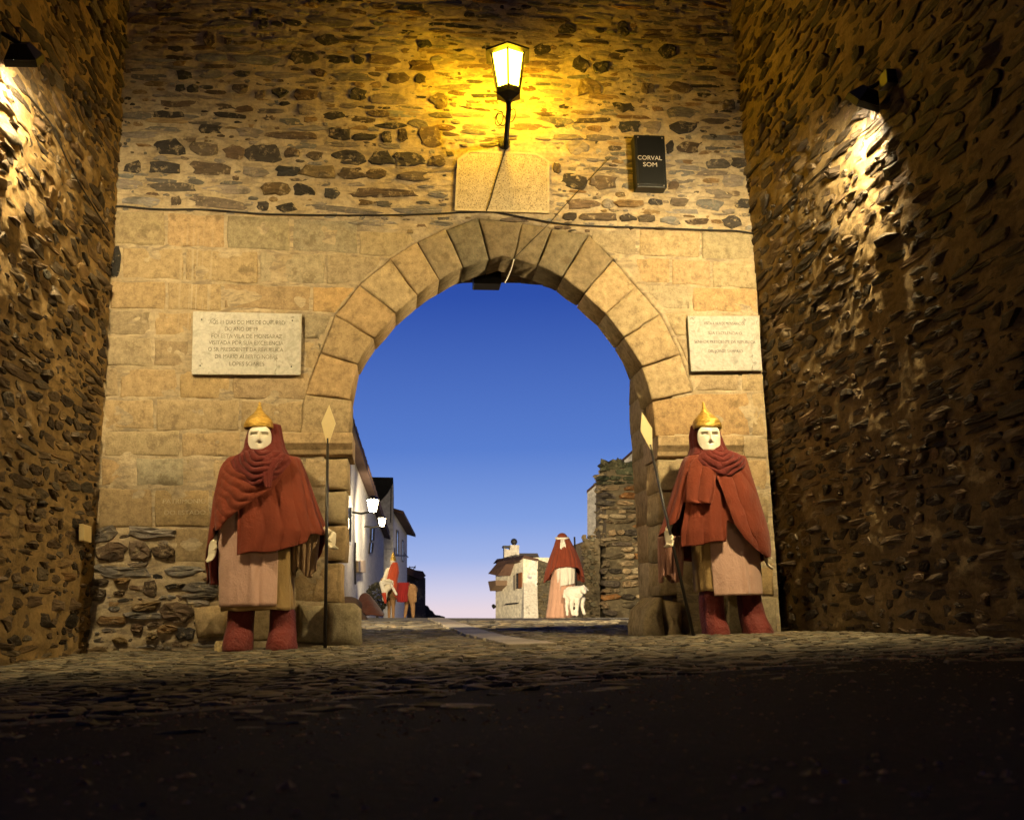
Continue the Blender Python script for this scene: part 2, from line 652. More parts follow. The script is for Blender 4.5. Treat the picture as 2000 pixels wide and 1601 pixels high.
xs = np.concatenate([np.linspace(-260, -9, 12), np.linspace(-8, 12, 101), np.linspace(13, 260, 12)])
ys = np.concatenate([np.linspace(-40, -10.5, 6), np.linspace(-10, 26, 181), np.linspace(27, 420, 30)])
gx, gy = np.meshgrid(xs, ys)
gg = gz(gx, gy) - 0.003 + 0.008 * fbm(gx * 1.3, gy * 1.3) * (gy < 30)
nx, ny = len(xs), len(ys)
gv = np.stack([gx, gy, gg], -1).reshape(-1, 3)
gf = [(j * nx + i, j * nx + i + 1, (j + 1) * nx + i + 1, (j + 1) * nx + i) for j in range(ny - 1) for i in range(nx - 1)]
m, nt, b = new_mat('street_earth')
n1 = noise_node(nt, 1.2, 7, 0.6, 'World', (1, 0.35, 1))
n2 = noise_node(nt, 22, 7, 0.7, 'World')
vo = N(nt, 'ShaderNodeTexVoronoi', feature='DISTANCE_TO_EDGE')
vo.inputs['Scale'].default_value = 6.0
_g = N(nt, 'ShaderNodeNewGeometry')
nt.links.new(_g.outputs['Position'], vo.inputs['Vector'])
r1 = ramp(nt, n1.outputs['Fac'], [(0.3, (0.07, 0.058, 0.042)), (0.7, (0.15, 0.125, 0.09))])
r2 = ramp(nt, n2.outputs['Fac'], [(0.3, 0.6), (0.7, 1.3)])
c = mixc(nt, r1.outputs[0], r2.outputs[0], 1.0, 'MULTIPLY')
rv = ramp(nt, vo.outputs['Distance'], [(0.0, 0.45), (0.09, 1.0)])
c = mixc(nt, c, rv.outputs[0], 0.8, 'MULTIPLY')
nt.links.new(c, b.inputs['Base Color'])
b.inputs['Roughness'].default_value = 0.8
bump(nt, b, [(rv.outputs[0], 0.6, 0.02), (n2.outputs['Fac'], 0.8, 0.015)])
M_GROUND = m
pave = mesh_obj('pavement', gv, gf, M_GROUND)
tag(pave, 'dark cobbled paving rising gently through the gateway', kind='structure')


def road_edge(x):
    """the cobbles end along this line; nearer than it lies an asphalt road"""
    return -6.75 + 0.40 * (x + 1.14)


def lay_paving():
    st = []
    v = -8.3
    while v < 9.5:
        big = 1.0 + 0.9 * float(smooth01(v, -0.5, 5))
        h = random.uniform(0.05, 0.095) * big
        u = -4.2 + random.uniform(-0.2, 0)
        while u < 5.4:
            w = random.uniform(0.09, 0.24) * big
            hh = h * random.uniform(0.85, 1.05)
            uu = u + w / 2
            vv = v + h / 2 + 0.10 * float(fbm(uu * 0.55 + 3, v * 0.5)) * 2
            drain = abs(uu - drain_x(vv)) < 0.20 + w / 2 - 0.03 and vv > -2.4
            inside = vv < -0.12 or (-0.62 < uu < 2.6 if vv < 1.2 else -1.6 < uu < 5.2)
            ed = vv - road_edge(uu)
            if not drain and inside and (ed > 0.25 or random.random() < (ed + 0.9) / 1.15 * (0.9 if fbm(uu * 2.0, vv * 2.0, 2) > -0.1 else 0.35)):
                st.append((uu, vv, w * 0.96, hh * 0.96))
            u += w + random.uniform(0.002, 0.012)
        v += h + random.uniform(0.000, 0.008)
    return st


def drain_x(y):
    return 1.02 - 0.02 * y if y > -2.4 else 1.07


rx = np.linspace(-13, 15, 141)
rt = np.concatenate([np.linspace(0, 4, 41), np.linspace(4.3, 15, 24)])
RX, RT = np.meshgrid(rx, rt)
RY = road_edge(RX) - RT + 0.05 * fbm(RX * 2, RT * 0) * (RT < 0.05)
RZ = gz(RX, RY) + 0.006 + 0.006 * fbm(RX * 3, RY * 3)
rv_ = np.stack([RX, RY, RZ], -1).reshape(-1, 3)
rf_ = [(j * 141 + i, (j + 1) * 141 + i, (j + 1) * 141 + i + 1, j * 141 + i + 1) for j in range(len(rt) - 1) for i in range(140)]
m, nt, b = new_mat('asphalt')
n1 = noise_node(nt, 38, 6, 0.75, 'World')
n2 = noise_node(nt, 2.0, 5, 0.6, 'World')
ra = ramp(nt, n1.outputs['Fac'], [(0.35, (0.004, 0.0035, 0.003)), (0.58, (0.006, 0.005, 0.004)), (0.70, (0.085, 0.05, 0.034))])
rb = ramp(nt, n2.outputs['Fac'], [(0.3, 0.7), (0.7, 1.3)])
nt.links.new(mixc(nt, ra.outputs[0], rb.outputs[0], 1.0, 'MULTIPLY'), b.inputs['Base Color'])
b.inputs['Roughness'].default_value = 0.9
b.inputs['Specular IOR Level'].default_value = 0.15
bump(nt, b, [(n1.outputs['Fac'], 1.0, 0.012)])
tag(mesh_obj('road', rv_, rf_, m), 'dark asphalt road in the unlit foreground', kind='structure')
gvv_, gff_, gtt_ = [], [], []
for _ in range(11000):
    x = random.uniform(-4.2, 5.6)
    y_ = road_edge(x) + 0.5 - 3.9 * random.random() ** 1.1
    if y_ < -9.55: continue
    r_ = random.uniform(0.005, 0.015) * (2 if random.random() < 0.04 else 1)
    z_ = gzs(x, y_) + 0.006
    a0 = random.random() * 6
    k = len(gvv_)
    for i in range(5):
        a = a0 + i * 1.257
        gvv_.append((x + r_ * math.cos(a) * random.uniform(.7, 1.2), y_ + r_ * math.sin(a) * random.uniform(.7, 1.2), z_ - 0.003))
    gvv_.append((x + random.gauss(0, r_ * .2), y_, z_ + r_ * random.uniform(.15, .4)))
    gff_ += [(k + i, k + (i + 1) % 5, k + 5) for i in range(5)]
    gtt_ += [tintv((0.16, 0.085, 0.055), 0.6)] * 6
gravel_o = (gvv_, gff_, gtt_)


class GPlane(Plane):
    def __init__(s):
        Plane.__init__(s, (0, 0, 0), (1, 0, 0), (0, 1, 0), (0, 0, 1))

    def pt(s, u, v, z=0):
        return Vector((u, v, gzs(u, v) + z))


GP = GPlane()
tag(mesh_obj('gravel', gravel_o[0], gravel_o[1], M_COBBLE, None, smooth=False, tint=np.array(gravel_o[2])), 'loose gravel scattered on the dark road', kind='stuff')
pst = []
for (u, v, w, h) in lay_paving():
    base = (0.135, 0.110, 0.070) if random.random() < 0.7 else (0.085, 0.072, 0.052)
    pst.append((u, v, w, h, random.uniform(0.003, 0.012), tintv(base, 0.35), dict(n=7, sq=random.uniform(3, 8), jit=0.08, deep=0.02, tilt=0.05)))
emit_stones(GP, pst, pave, M_COBBLE, 300, 'paving_stone', 'small_paving_stones')
# the pale gutter slabs that run through the gate
y = -2.0
while y < 12:
    L = random.uniform(0.55, 0.95)
    x = drain_x(y + L / 2)
    mb = MB()
    w = random.uniform(0.17, 0.2)
    z0 = gzs(x, y); z1 = gzs(x, y + L)
    lo = [(x - w, y, z0 - 0.05), (x + w, y + 0.02, z0 - 0.05), (x + w, y + L - 0.02, z1 - 0.05), (x - w + 0.01, y + L - 0.015, z1 - 0.05)]
    hi = [(a, b_, c_ + 0.075) for (a, b_, c_) in lo]
    mb.hexa(lo, hi)
    mb.build('gutter_slab', M_COBBLE, pave, bevel=0.008, tint=tintv((0.24, 0.205, 0.15), 0.12))
    y += L + 0.015

# ------------------------------------------------------------------ the gate wall
XL, XR = -2.93, 3.90
gate = empty('gate_wall', (0.4, 0, 0), 'stone gate wall with a round arch opening in dressed granite under dark rubble', 'wall')
GB = world_loc(gate)
GW = Plane((0, 0, 0), (1, 0, 0), (0, 0, 1), (0, -1, 0))


def P(px, py, y=0.0):
    q = onY(px, py, y)
    return (q.x, q.z)


def PP(l, y=0.0):
    return [P(a, b_, y) for a, b_ in l]


inner = [(684, 850), (686, 781), (699, 713), (732, 661), (775, 613), (816, 578), (859, 549), (905, 524), (957, 509), (1004, 507), (1049, 520),
         (1098, 543), (1140, 574), (1182, 613), (1217, 660), (1253, 717), (1272, 782)]
outer = [(584, 850), (594, 770), (626, 688), (655, 616), (702, 556), (762, 506), (814, 472), (870, 447), (934, 424), (1020, 436), (1078, 447),
         (1150, 458), (1197, 507), (1243, 560), (1290, 614), (1329, 692), (1353, 765)]
shaded_v = {7, 8, 9, 10}


def block(poly, y0, y1, tint, name='ashlar_block', parent=gate, mat=None, joint=0.006, rnd=0.014, rough=0.004):
    """a dressed stone: polygon in the wall plane (x,z), front face at y0, back at y1"""
    mat = mat or M_ASHLAR
    cx = sum(p[0] for p in poly) / len(poly); cz = sum(p[1] for p in poly) / len(poly)
    pts = []
    n = len(poly)
    for i in range(n):
        a = poly[i]; b_ = poly[(i + 1) % n]
        L = math.hypot(b_[0] - a[0], b_[1] - a[1])
        k = max(1, int(L / 0.13))
        for j in range(k):
            t = j / k
            jx = random.gauss(0, rough) ; jz = random.gauss(0, rough)
            pts.append((a[0] + (b_[0] - a[0]) * t + jx, a[1] + (b_[1] - a[1]) * t + jz))

    def inset(d):
        r = []
        for (x, z) in pts:
            l = math.hypot(x - cx, z - cz)
            f = max(0.2, 1 - d * 1.25 / max(l, 1e-3))
            r.append((cx + (x - cx) * f, cz + (z - cz) * f))
        return r
    m_ = len(pts)
    V = []
    rings = [(joint, y1), (joint, y0 + rnd), (joint + rnd * 0.45, y0 + rnd * 0.3), (joint + rnd * 1.5, y0 - 0.001)]
    for d, yy in rings:
        for (x, z) in inset(d):
            V.append((x, yy + (random.gauss(0, rough * 0.5) if yy < y1 else 0), z))
    l2 = [(cx + (x - cx) * 0.5, cz + (z - cz) * 0.5) for x, z in inset(joint + rnd * 1.5)]
    for (x, z) in l2:
        V.append((x, y0 - 0.001 + random.gauss(0, rough * 0.7), z))
    V.append((cx, y0, cz))
    Fc = []
    for i in range(4):
        for k in range(m_):
            Fc.append((i * m_ + k, (i + 1) * m_ + k, (i + 1) * m_ + (k + 1) % m_, i * m_ + (k + 1) % m_))
    for k in range(m_):
        Fc.append((4 * m_ + k, len(V) - 1, 4 * m_ + (k + 1) % m_))
    Fc.append(tuple(range(m_ - 1, -1, -1)))
    area = sum(pts[i][0] * pts[(i + 1) % m_][1] - pts[(i + 1) % m_][0] * pts[i][1] for i in range(m_))
    if area < 0:
        Fc = [tuple(reversed(f)) for f in Fc]
    base = world_loc(parent)
    cc = Vector((cx, (y0 + y1) / 2, cz))
    return mesh_obj(name, [Vector(v) - cc for v in V], Fc, mat, parent, cc - base, smooth=True, tint=tint)


ASH = (0.37, 0.272, 0.148)
ASHG_SHADED = (0.185, 0.145, 0.088)  # greyer crown stones, with the lantern's shadow put into their colour
ash_polys = []
vous_polys = []


def ash(pl, tint=ASH, y0=None, y1=0.3, **k):
    w = PP(pl)
    ash_polys.append(w)
    if k.get('name') == 'voussoir': vous_polys.append(w)
    return block(w, random.uniform(-0.006, 0.005) if y0 is None else y0, y1, tintv(tint, 0.06), **k)


for i in range(len(inner) - 1):
    a, b_ = inner[i], inner[i + 1]
    A, B = outer[i], outer[i + 1]
    t = ASHG_SHADED if i in shaded_v else ((0.25, 0.19, 0.11) if i in (6, 11) else ASH)  # stones flanking the crown get a weaker painted shadow
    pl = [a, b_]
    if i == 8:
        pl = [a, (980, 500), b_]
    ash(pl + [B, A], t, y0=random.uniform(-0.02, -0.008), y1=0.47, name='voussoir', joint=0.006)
R = lambda x0, y0_, x1, y1_, dy=0: [(x0, y0_), (x1, y0_ + dy), (x1, y1_ + dy), (x0, y1_)]
for pl in (
    R(216, 411, 323, 478, 3), R(325, 414, 440, 481, 4), R(442, 419, 568, 486, 5), R(570, 425, 699, 490, 5),
    [(701, 450), (800, 453), (812, 470), (762, 502), (701, 498)],
    R(238, 482, 358, 544, 3), R(360, 485, 504, 548, 5), R(506, 491, 635, 551, 4), [(637, 497), (745, 501), (738, 522), (704, 553), (637, 556)],
    R(214, 548, 324, 602, 2), R(326, 551, 433, 605, 2), R(434, 553, 608, 603, 5), [(610, 559), (698, 560), (654, 613), (610, 609)],
    R(210, 605, 297, 654, 2), R(299, 607, 376, 656, 2), R(378, 609, 590, 660, 4), [(592, 612), (650, 615), (626, 686), (622, 664), (592, 661)],
    R(207, 657, 297, 714, 2), R(299, 661, 370, 716, 2), R(372, 664, 480, 718, 2), R(482, 664, 590, 720, 2), [(592, 666), (620, 668), (626, 690), (612, 722), (592, 722)],
    R(204, 717, 231, 775), R(233, 718, 347, 777, 2), R(349, 722, 450, 778, 2), R(452, 726, 606, 779, 2),
    R(202, 779, 301, 838), R(303, 779, 467, 841), R(469, 783, 592, 844),
    R(201, 841, 352, 891), R(354, 843, 470, 892), R(472, 846, 545, 892),
    R(196, 894, 262, 949), R(264, 894, 360, 950), R(362, 894, 413, 950), R(415, 896, 506, 953), R(508, 896, 592, 955),
    R(190, 952, 299, 1030), R(301, 953, 411, 1029), R(413, 956, 500, 1030), R(502, 957, 606, 1027),
    R(342, 1031, 414, 1098), R(416, 1032, 515, 1099), R(517, 1030, 616, 1098),
    R(445, 1101, 570, 1178), R(572, 1099, 666, 1177),
    R(448, 1181, 583, 1252),
    # right of the arch
    [(1156, 447), (1245, 448), (1245, 498), (1190, 497), (1154, 470)], R(1247, 448, 1368, 500, 3), R(1370, 450, 1476, 505, 4),
    [(1203, 501), (1310, 504), (1311, 553), (1245, 552)], R(1312, 505, 1389, 556, 3), R(1391, 509, 1479, 560, 4),
    [(1257, 556), (1346, 558), (1349, 604), (1289, 603)], R(1351, 560, 1481, 608, 4),
    [(1295, 609), (1343, 611), (1345, 656), (1318, 655)], [(1320, 660), (1348, 661), (1350, 724)], R(1347, 613, 1415, 666), R(1417, 615, 1486, 667),
    R(1350, 669, 1488, 725), R(1352, 728, 1445, 763), R(1447, 728, 1492, 764),
    [(1274, 784), (1354, 768), (1463, 767), (1466, 780), (1467, 851), (1279, 851)], R(1469, 767, 1494, 851),
    R(1452, 854, 1498, 895),
    R(1284, 897, 1400, 957), R(1402, 897, 1500, 957), R(1286, 960, 1360, 1020), R(1362, 960, 1503, 1020), R(1287, 1023, 1400, 1095), R(1402, 1022, 1508, 1095),
    R(1289, 1098, 1370, 1163), R(1372, 1097, 1512, 1163), R(1330, 1166, 1420, 1245), R(1422, 1165, 1520, 1240),
):
    t = ASH
    if random.random() < 0.2: t = (0.40, 0.285, 0.14)
    if random.random() < 0.2: t = (0.335, 0.258, 0.155)
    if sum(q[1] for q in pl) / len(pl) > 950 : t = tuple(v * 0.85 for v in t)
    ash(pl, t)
# jambs, impost mouldings and buffer stones
for pl in (R(594, 894, 681, 956), R(608, 958, 677, 1023), R(618, 1026, 678, 1096), R(606, 1099, 668, 1177)):
    ash(pl, ASH, y1=0.55, rnd=0.03)
for z0, z1, x0, x1 in ((896, 957, 0, 0), (959, 1021, 0, 0), (1024, 1096, 0, 0), (1099, 1165, 0, 0)):
    pass


def moulding(px0, px1, py0, py1, name='impost', over_l=0, over_r=0):
    x0, zt = P(px0, py0); x1, zb = P(px1, py1)
    H = zt - zb
    prof = [(0.0, 0), (-0.035, 0.10), (-0.05, 0.28), (-0.075, 0.42), (-0.10, 0.55), (-0.10, 0.96), (-0.09, 1.0)]
    mb = MB()
    q = [(x0, 0.55, zb)] + [(x0, y_, zb + H * t) for y_, t in prof] + [(x0, 0.55, zt)]
    mb.prism(q, (x1 - x0, 0, 0))
    o = mb.build(name, M_ASHLAR, gate, bevel=0.014, tint=tintv(ASH, 0.05))
    return o


moulding(546, 689, 848, 892)
moulding(1280, 1450, 853, 895)
for poly, y0, y1 in ((R(585, 1180, 640, 1256), -0.12, 0.6), ([(641, 1178), (690, 1176), (704, 1190), (706, 1262), (641, 1262)], -0.28, 0.25),
                     (R(383, 1183, 446, 1245), -0.1, 0.3),
                     ([(1250, 1255), (1258, 1190), (1275, 1166), (1290, 1168), (1295, 1256)], -0.12, 0.55), ([(1296, 1170), (1328, 1176), (1330, 1250), (1296, 1256)], -0.08, 0.3)):
    block(PP(poly), y0, y1, tintv((0.34, 0.27, 0.16), 0.08), 'buffer_stone', joint=0.002, rnd=0.06, rough=0.012)

# rear ring of the arch and the reveals, 0.47 to 1.1 m deep
rear = [(664, 1262), (664, 1170), (664, 1098), (664, 1024), (665, 957), (666, 900), (669, 830), (676, 770), (694, 712), (728, 655), (785, 600), (845, 566), (905, 554), (960, 553),
        (1016, 553), (1060, 558), (1098, 571), (1130, 590), (1176, 629), (1208, 690), (1229, 742), (1228, 792), (1231, 850), (1235, 905), (1239, 965), (1243, 1030), (1246, 1100), (1248, 1180), (1249, 1250)]
rw = PP(rear, 1.1)
for i in range(len(rw) - 1):
    a, b_ = Vector((rw[i][0], 0, rw[i][1])), Vector((rw[i + 1][0], 0, rw[i + 1][1]))
    t = (b_ - a).normalized()
    nrm = Vector((-t.z, 0, t.x)) * 0.34          # away from the opening
    q = [a, b_, b_ + nrm, a + nrm]
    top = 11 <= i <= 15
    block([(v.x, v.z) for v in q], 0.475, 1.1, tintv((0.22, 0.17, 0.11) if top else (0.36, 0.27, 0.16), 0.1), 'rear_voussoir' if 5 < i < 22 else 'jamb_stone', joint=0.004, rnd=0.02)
# right reveal: front half of the jamb already belongs to the front blocks (deepened)
for (py0, py1, x0, x1) in ((897, 957, 1285, 1330), (960, 1020, 1287, 1330), (1023, 1095, 1289, 1332), (1098, 1163, 1290, 1332)):
    block(PP(R(x0 - 1, py0, x1, py1)), 0.02, 0.474, tintv((0.36, 0.27, 0.16), 0.1), 'jamb_stone', joint=0.002, rnd=0.02)

# core of the wall behind the facing
mid = [((a[0] + b_[0]) / 2, (a[1] + b_[1]) / 2) for a, b_ in zip(inner, outer)]
hole = [P(636, 1300)] + [P(636, 900)] + PP(mid) + [P(1318, 900), P(1318, 1300)]
cz_ = [(h[0], max(h[1], -0.3)) for h in hole]
rect = [(XL - 0.6, -0.3), (hole[0][0], -0.3)] + cz_[1:-1] + [(hole[-1][0], -0.3), (XR + 0.02, -0.3), (XR + 0.02, 8.2), (XL - 0.6, 8.2)]
tri = tessellate_polygon([[Vector((x, 0, z)) for x, z in rect]])
nR = len(rect)
cv = [Vector((x, 0.1, z)) - GB for x, z in rect] + [Vector((x, 1.09, z)) - GB for x, z in rect]
cf = [tuple(t) for t in tri] + [tuple(nR + k for k in reversed(t)) for t in tri] + [(i, (i + 1) % nR, nR + (i + 1) % nR, nR + i) for i in range(nR)]
core = mesh_obj('wall_core', cv, cf, M_JOINT, gate, smooth=False)

# mortar sheet with relief
gu = np.arange(XL - 0.05, XR - 0.0, 0.016)
gvv = np.arange(-0.15, 8.2, 0.016)
UU, VV = np.meshgrid(gu, gvv)
am = np.zeros(UU.shape, bool)
for pl in ash_polys:
    am |= in_poly(UU, VV, pl)
amf = am.astype(float)
for _ in range(2):
    amf = (amf + np.roll(amf, 1, 0) + np.roll(amf, -1, 0) + np.roll(amf, 1, 1) + np.roll(amf, -1, 1)) / 5
vm = np.zeros(UU.shape, bool)
for pl in vous_polys:
    vm |= in_poly(UU, VV, pl)
opening = in_poly(UU, VV, [(hole[0][0] + 0.02, -1)] + [(h[0], h[1]) for h in hole[1:-1]] + [(hole[-1][0] - 0.02, -1)])
relief = 0.013 * fbm(UU * 5, VV * 9) + 0.012 * fbm(UU * 15, VV * 30)
ysheet = -(relief + 0.004) * (1 - amf) + amf * (0.010 + 0.03 * fbm(UU * 4 + 9, VV * 4))
ysheet = ysheet + vm * 0.05
idx = -np.ones(UU.shape, int)
idx[~opening] = np.arange((~opening).sum())
sv = np.stack([UU[~opening], ysheet[~opening], VV[~opening]], -1) - np.array(GB)
ii = idx
q = np.stack([ii[:-1, :-1], ii[:-1, 1:], ii[1:, 1:], ii[1:, :-1]], -1).reshape(-1, 4)
q = q[(q >= 0).all(1)]
mesh_obj('mortar', sv, q, M_MORTAR, gate)

# occupancy of the wall plane
res = 0.01
u0, v0 = XL, -0.1
HH, WW = int(8.2 / res), int((XR - XL) / res)
ou, ov = np.meshgrid(u0 + (np.arange(WW) + .5) * res, v0 + (np.arange(HH) + .5) * res)
occ = np.zeros((HH, WW), bool)
for pl in ash_polys:
    occ |= in_poly(ou, ov, pl)
occ |= in_poly(ou, ov, [(hole[0][0] - .3, -1)] + PP(outer) + [(hole[-1][0] + .3, -1)])
occ |= in_poly(ou, ov, PP([(886, 290), (1076, 290), (1076, 420), (886, 420)]))
T1 = '''295 785 455 870 d,480 795 640 870 b,685 815 790 890 b,810 815 1000 905 d,1015 825 1100 885 b,1140 845 1230 895 b,1300 840 1465 915 d,1495 845 1620 925 d,1630 850 1790 930 d,1825 870 1910 930 b
125 905 215 970 d,260 905 435 970 d,500 910 710 980 b,790 935 930 995 g,965 925 1105 990 d,1120 930 1300 1000 o,1320 935 1475 1005 b,1480 945 1580 1005 o,1650 960 1880 1015 b
65 1000 225 1060 g,240 1020 510 1075 g,575 1030 840 1090 g,895 1015 1040 1100 o,1060 1025 1180 1100 d,1240 1050 1330 1105 d,1365 1045 1760 1110 b,1805 1065 1930 1105 g
110 1095 340 1150 g,385 1100 440 1150 b,500 1105 790 1170 g,865 1125 930 1175 d,970 1135 1085 1185 d,1100 1150 1590 1195 g,1630 1150 1900 1198 g
535 700 665 750 d,765 715 900 770 g,935 730 1215 785 b,1265 715 1380 785 d,1390 745 1535 790 d,1560 730 1615 805 d,1645 725 1705 795 b,1765 715 1895 825 b
625 630 795 665 d,1080 585 1200 650 g,1225 620 1355 670 d,1480 615 1600 660 b
950 490 1040 545 d,1070 500 1195 565 b,1210 510 1330 575 g,1375 495 1470 565 d,1500 520 1700 590 g,1815 520 1930 600 b,850 505 910 550 b
405 475 465 520 d,475 475 530 520 d,725 470 820 525 b,570 505 690 530 b,990 568 1050 595 d
415 395 500 450 d,540 390 680 445 g,740 395 825 435 d,860 400 1140 445 g,1175 385 1250 430 b,1300 405 1500 460 g,1590 405 1715 470 b,1745 415 1800 470 d
500 295 690 350 g,730 310 990 365 g,1050 285 1200 365 d,1235 310 1370 360 d,1395 315 1460 360 d,1490 310 1660 365 b,1710 335 1850 400 b,1760 225 1835 275 d
580 110 820 165 g,870 115 920 170 d,945 120 1000 150 d,1015 112 1110 150 d,1165 95 1380 160 g,910 205 1135 250 g,1185 195 1320 255 d,680 215 720 250 b,725 230 870 255 b,560 190 635 260 b
830 55 910 95 d,1200 -20 1300 20 d,1320 -15 1450 15 d,150 80 330 140 b,300 20 400 70 b'''
T2 = '''870 500 975 550 d,895 590 1010 645 d,1020 595 1105 650 g,1140 590 1275 655 d,640 690 755 760 g,1125 690 1165 750 d,1175 690 1290 750 b,1340 655 1375 685 d
575 795 615 850 b,615 850 735 925 d,745 850 885 930 b,1325 775 1440 825 g,1450 775 1525 825 d,1400 855 1510 920 g,1140 890 1190 930 b
635 975 800 1020 b,810 970 875 1020 g,880 975 1020 1020 o,1040 970 1110 1005 d,1150 970 1235 1010 b,1275 975 1410 1025 g,1465 975 1545 1020 d
620 1040 690 1080 d,700 1040 890 1085 b,905 1050 985 1085 d,985 1050 1075 1090 b,1105 1060 1200 1100 g,1220 1070 1340 1100 b,1400 1055 1490 1115 d
600 120 690 165 d,890 105 945 175 d,1100 210 1180 285 d,670 285 750 355 d,770 305 845 360 d,1145 400 1250 460 b,1000 410 1070 465 b,480 215 560 270 d,1400 490 1470 540 b,700 390 810 470 o,1115 520 1290 580 g,0 455 60 530 b'''
T3 = '''0 430 275 550 g,390 430 800 520 g,95 560 360 730 b,390 555 580 710 b,590 590 800 700 b,390 735 560 785 g,80 780 560 880 g,740 770 1040 870 g,240 885 400 940 o,520 920 640 1060 b,730 940 900 980 d
900 920 1210 1030 g,880 1030 1210 1080 g,900 1090 1150 1160 g,670 1110 970 1290 b,350 1200 700 1260 g,250 1000 350 1050 b,100 1240 360 1310 o,430 1110 660 1190 o,410 1310 520 1380 b,560 1290 720 1330 b,640 1320 830 1400 o
830 1340 990 1460 d,550 1390 650 1460 o,250 1430 370 1490 o,20 890 200 960 b,20 980 180 1090 b'''
traced = []
for T, s, ox, oy in ((T1, 2.857, 200, 0), (T2, 2.5015, 850, 0), (T3, 4.707, 170, 940)):
    for item in T.replace('\n', ',').split(','):
        x0, y0_, x1, y1_, k = item.split()
        a = P(float(x0) / s + ox, float(y0_) / s + oy); b_ = P(float(x1) / s + ox, float(y1_) / s + oy)
        traced.append((min((a[0] + b_[0]) / 2, XR - 0.05), (a[1] + b_[1]) / 2, abs(b_[0] - a[0]) * 1.04, abs(a[1] - b_[1]) * 1.06, k))
traced.append((*P(227, 512), 0.1, 0.33, 'd'))
wall_st = []
for (u, v, w, h, k) in traced:
    proud = {'d': 0.006, 'b': 0.009, 'o': 0.012, 'g': 0.006}[k] * random.uniform(0.6, 1.6) + 0.013
    if v < 1.3: proud += random.uniform(0.0, 0.03)
    wall_st.append((u, v, w, h, proud, tintv(TINTS[k], 0.2), dict(jit=0.12, tilt=0.03, n=11)))
    a = max(0, int((u - w / 2 - u0) / res)); b2 = int((u + w / 2 - u0) / res) + 1
    c = max(0, int((v - h / 2 - v0) / res)); d = int((v + h / 2 - v0) / res) + 1
    occ[c:d, a:b2] = True
low = in_poly(ou, ov, PP([(150, 1032), (415, 1032), (450, 1100), (450, 1280), (150, 1280)]))
high = ov > 3.9
occ |= ~(low | high)
cand = course_candidates(XL, XR, 3.95, 8.0, 0.045, 0.10, 0.10, 0.46, (0.004, 0.03)) + course_candidates(XL, -1.6, 0.0, 1.2, 0.05, 0.1, 0.1, 0.3, (0.01, 0.03)) \
    + rand_candidates(5000, XL, XR, 0, 8.0, (0.05, 0.2), (0.025, 0.06)) + rand_candidates(5000, XL, XR, 0, 8.0, (0.03, 0.09), (0.018, 0.035))
for (u, v, w, h) in fill_rows(occ, res, u0, v0, cand):
    k = random.choice('gggbbogd') if v > 5.3 or v < 2 else random.choice('ggggbgo')
    wall_st.append((u, v, w, h, random.uniform(0.004, 0.019), tintv(TINTS[k], 0.25), dict(jit=0.14, tilt=0.03)))
emit_stones(GW, wall_st, gate, M_RUBBLE, 300)


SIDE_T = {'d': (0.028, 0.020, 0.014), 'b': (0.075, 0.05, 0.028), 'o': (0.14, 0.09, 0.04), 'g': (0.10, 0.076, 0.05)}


# ------------------------------------------------------------------ the two side walls
def side_wall(name, X, sign, y_far, y_near, label, palette, mat, mort, lean=0.0, seed=1):
    """sign = +1 when the wall faces +X (left wall)"""
    random.seed(seed)
    e = empty(name, (X, (y_far + y_near) / 2, 0), label, 'wall')
    B = world_loc(e)
    pl = Plane((X, 0, 0), (0, 1, 0), (lean, 0, 1), (sign, 0, 0))
    uu = np.arange(y_near, y_far + 0.001, 0.02)
    vv = np.arange(-0.2, 8.2, 0.02)
    A, Bv = np.meshgrid(uu, vv)
    rel = 0.035 * fbm(A * 2.4, Bv * 4.0 + 40) + 0.009 * fbm(A * 12, Bv * 24 + 7)
    v_ = np.stack([X + lean * Bv + sign * rel, A, Bv], -1).reshape(-1, 3) - np.array(B)
    nn = len(uu)
    f_ = [(j * nn + i, j * nn + i + 1, (j + 1) * nn + i + 1, (j + 1) * nn + i) for j in range(len(vv) - 1) for i in range(nn - 1)]
    if sign < 0:
        f_ = [tuple(reversed(t)) for t in f_]
    mesh_obj('mortar', v_, f_, mort, e)
    t_ = X - sign * 0.07
    MB().hexa([(t_, y_near, -0.3), (t_ - sign * 1.2, y_near, -0.3), (t_ - sign * 1.2, y_far, -0.3), (t_, y_far, -0.3)],
              [(t_ + lean * 8.2, y_near, 8.2), (t_ - sign * 1.2, y_near, 8.2), (t_ - sign * 1.2, y_far, 8.2), (t_ + lean * 8.2, y_far, 8.2)]).build('wall_core', mort, e)
    H2, W2 = int(8.4 / res), int((y_far - y_near) / res)
    oc = np.zeros((H2, W2), bool)
    cs = course_candidates(y_near, y_far, -0.05, 8.0, 0.045, 0.135, 0.12, 0.44, (0.005, 0.035), 0.02) \
        + rand_candidates(6000, y_near, y_far, 0, 8.0, (0.08, 0.2), (0.04, 0.1)) + rand_candidates(6000, y_near, y_far, 0, 8, (0.05, 0.12), (0.025, 0.05))
    st = []
    for (u, v, w, h) in fill_rows(oc, res, y_near, -0.2, cs):
        k = random.choice(palette)
        st.append((u, v, w, h, 0.004 + random.uniform(0.000, 0.016), tintv(SIDE_T[k], 0.28), dict(jit=0.15, tilt=0.10, deep=0.06, n=9, sq=random.uniform(2.2, 6))))
    emit_stones(pl, st, e, mat, 300)
    return e


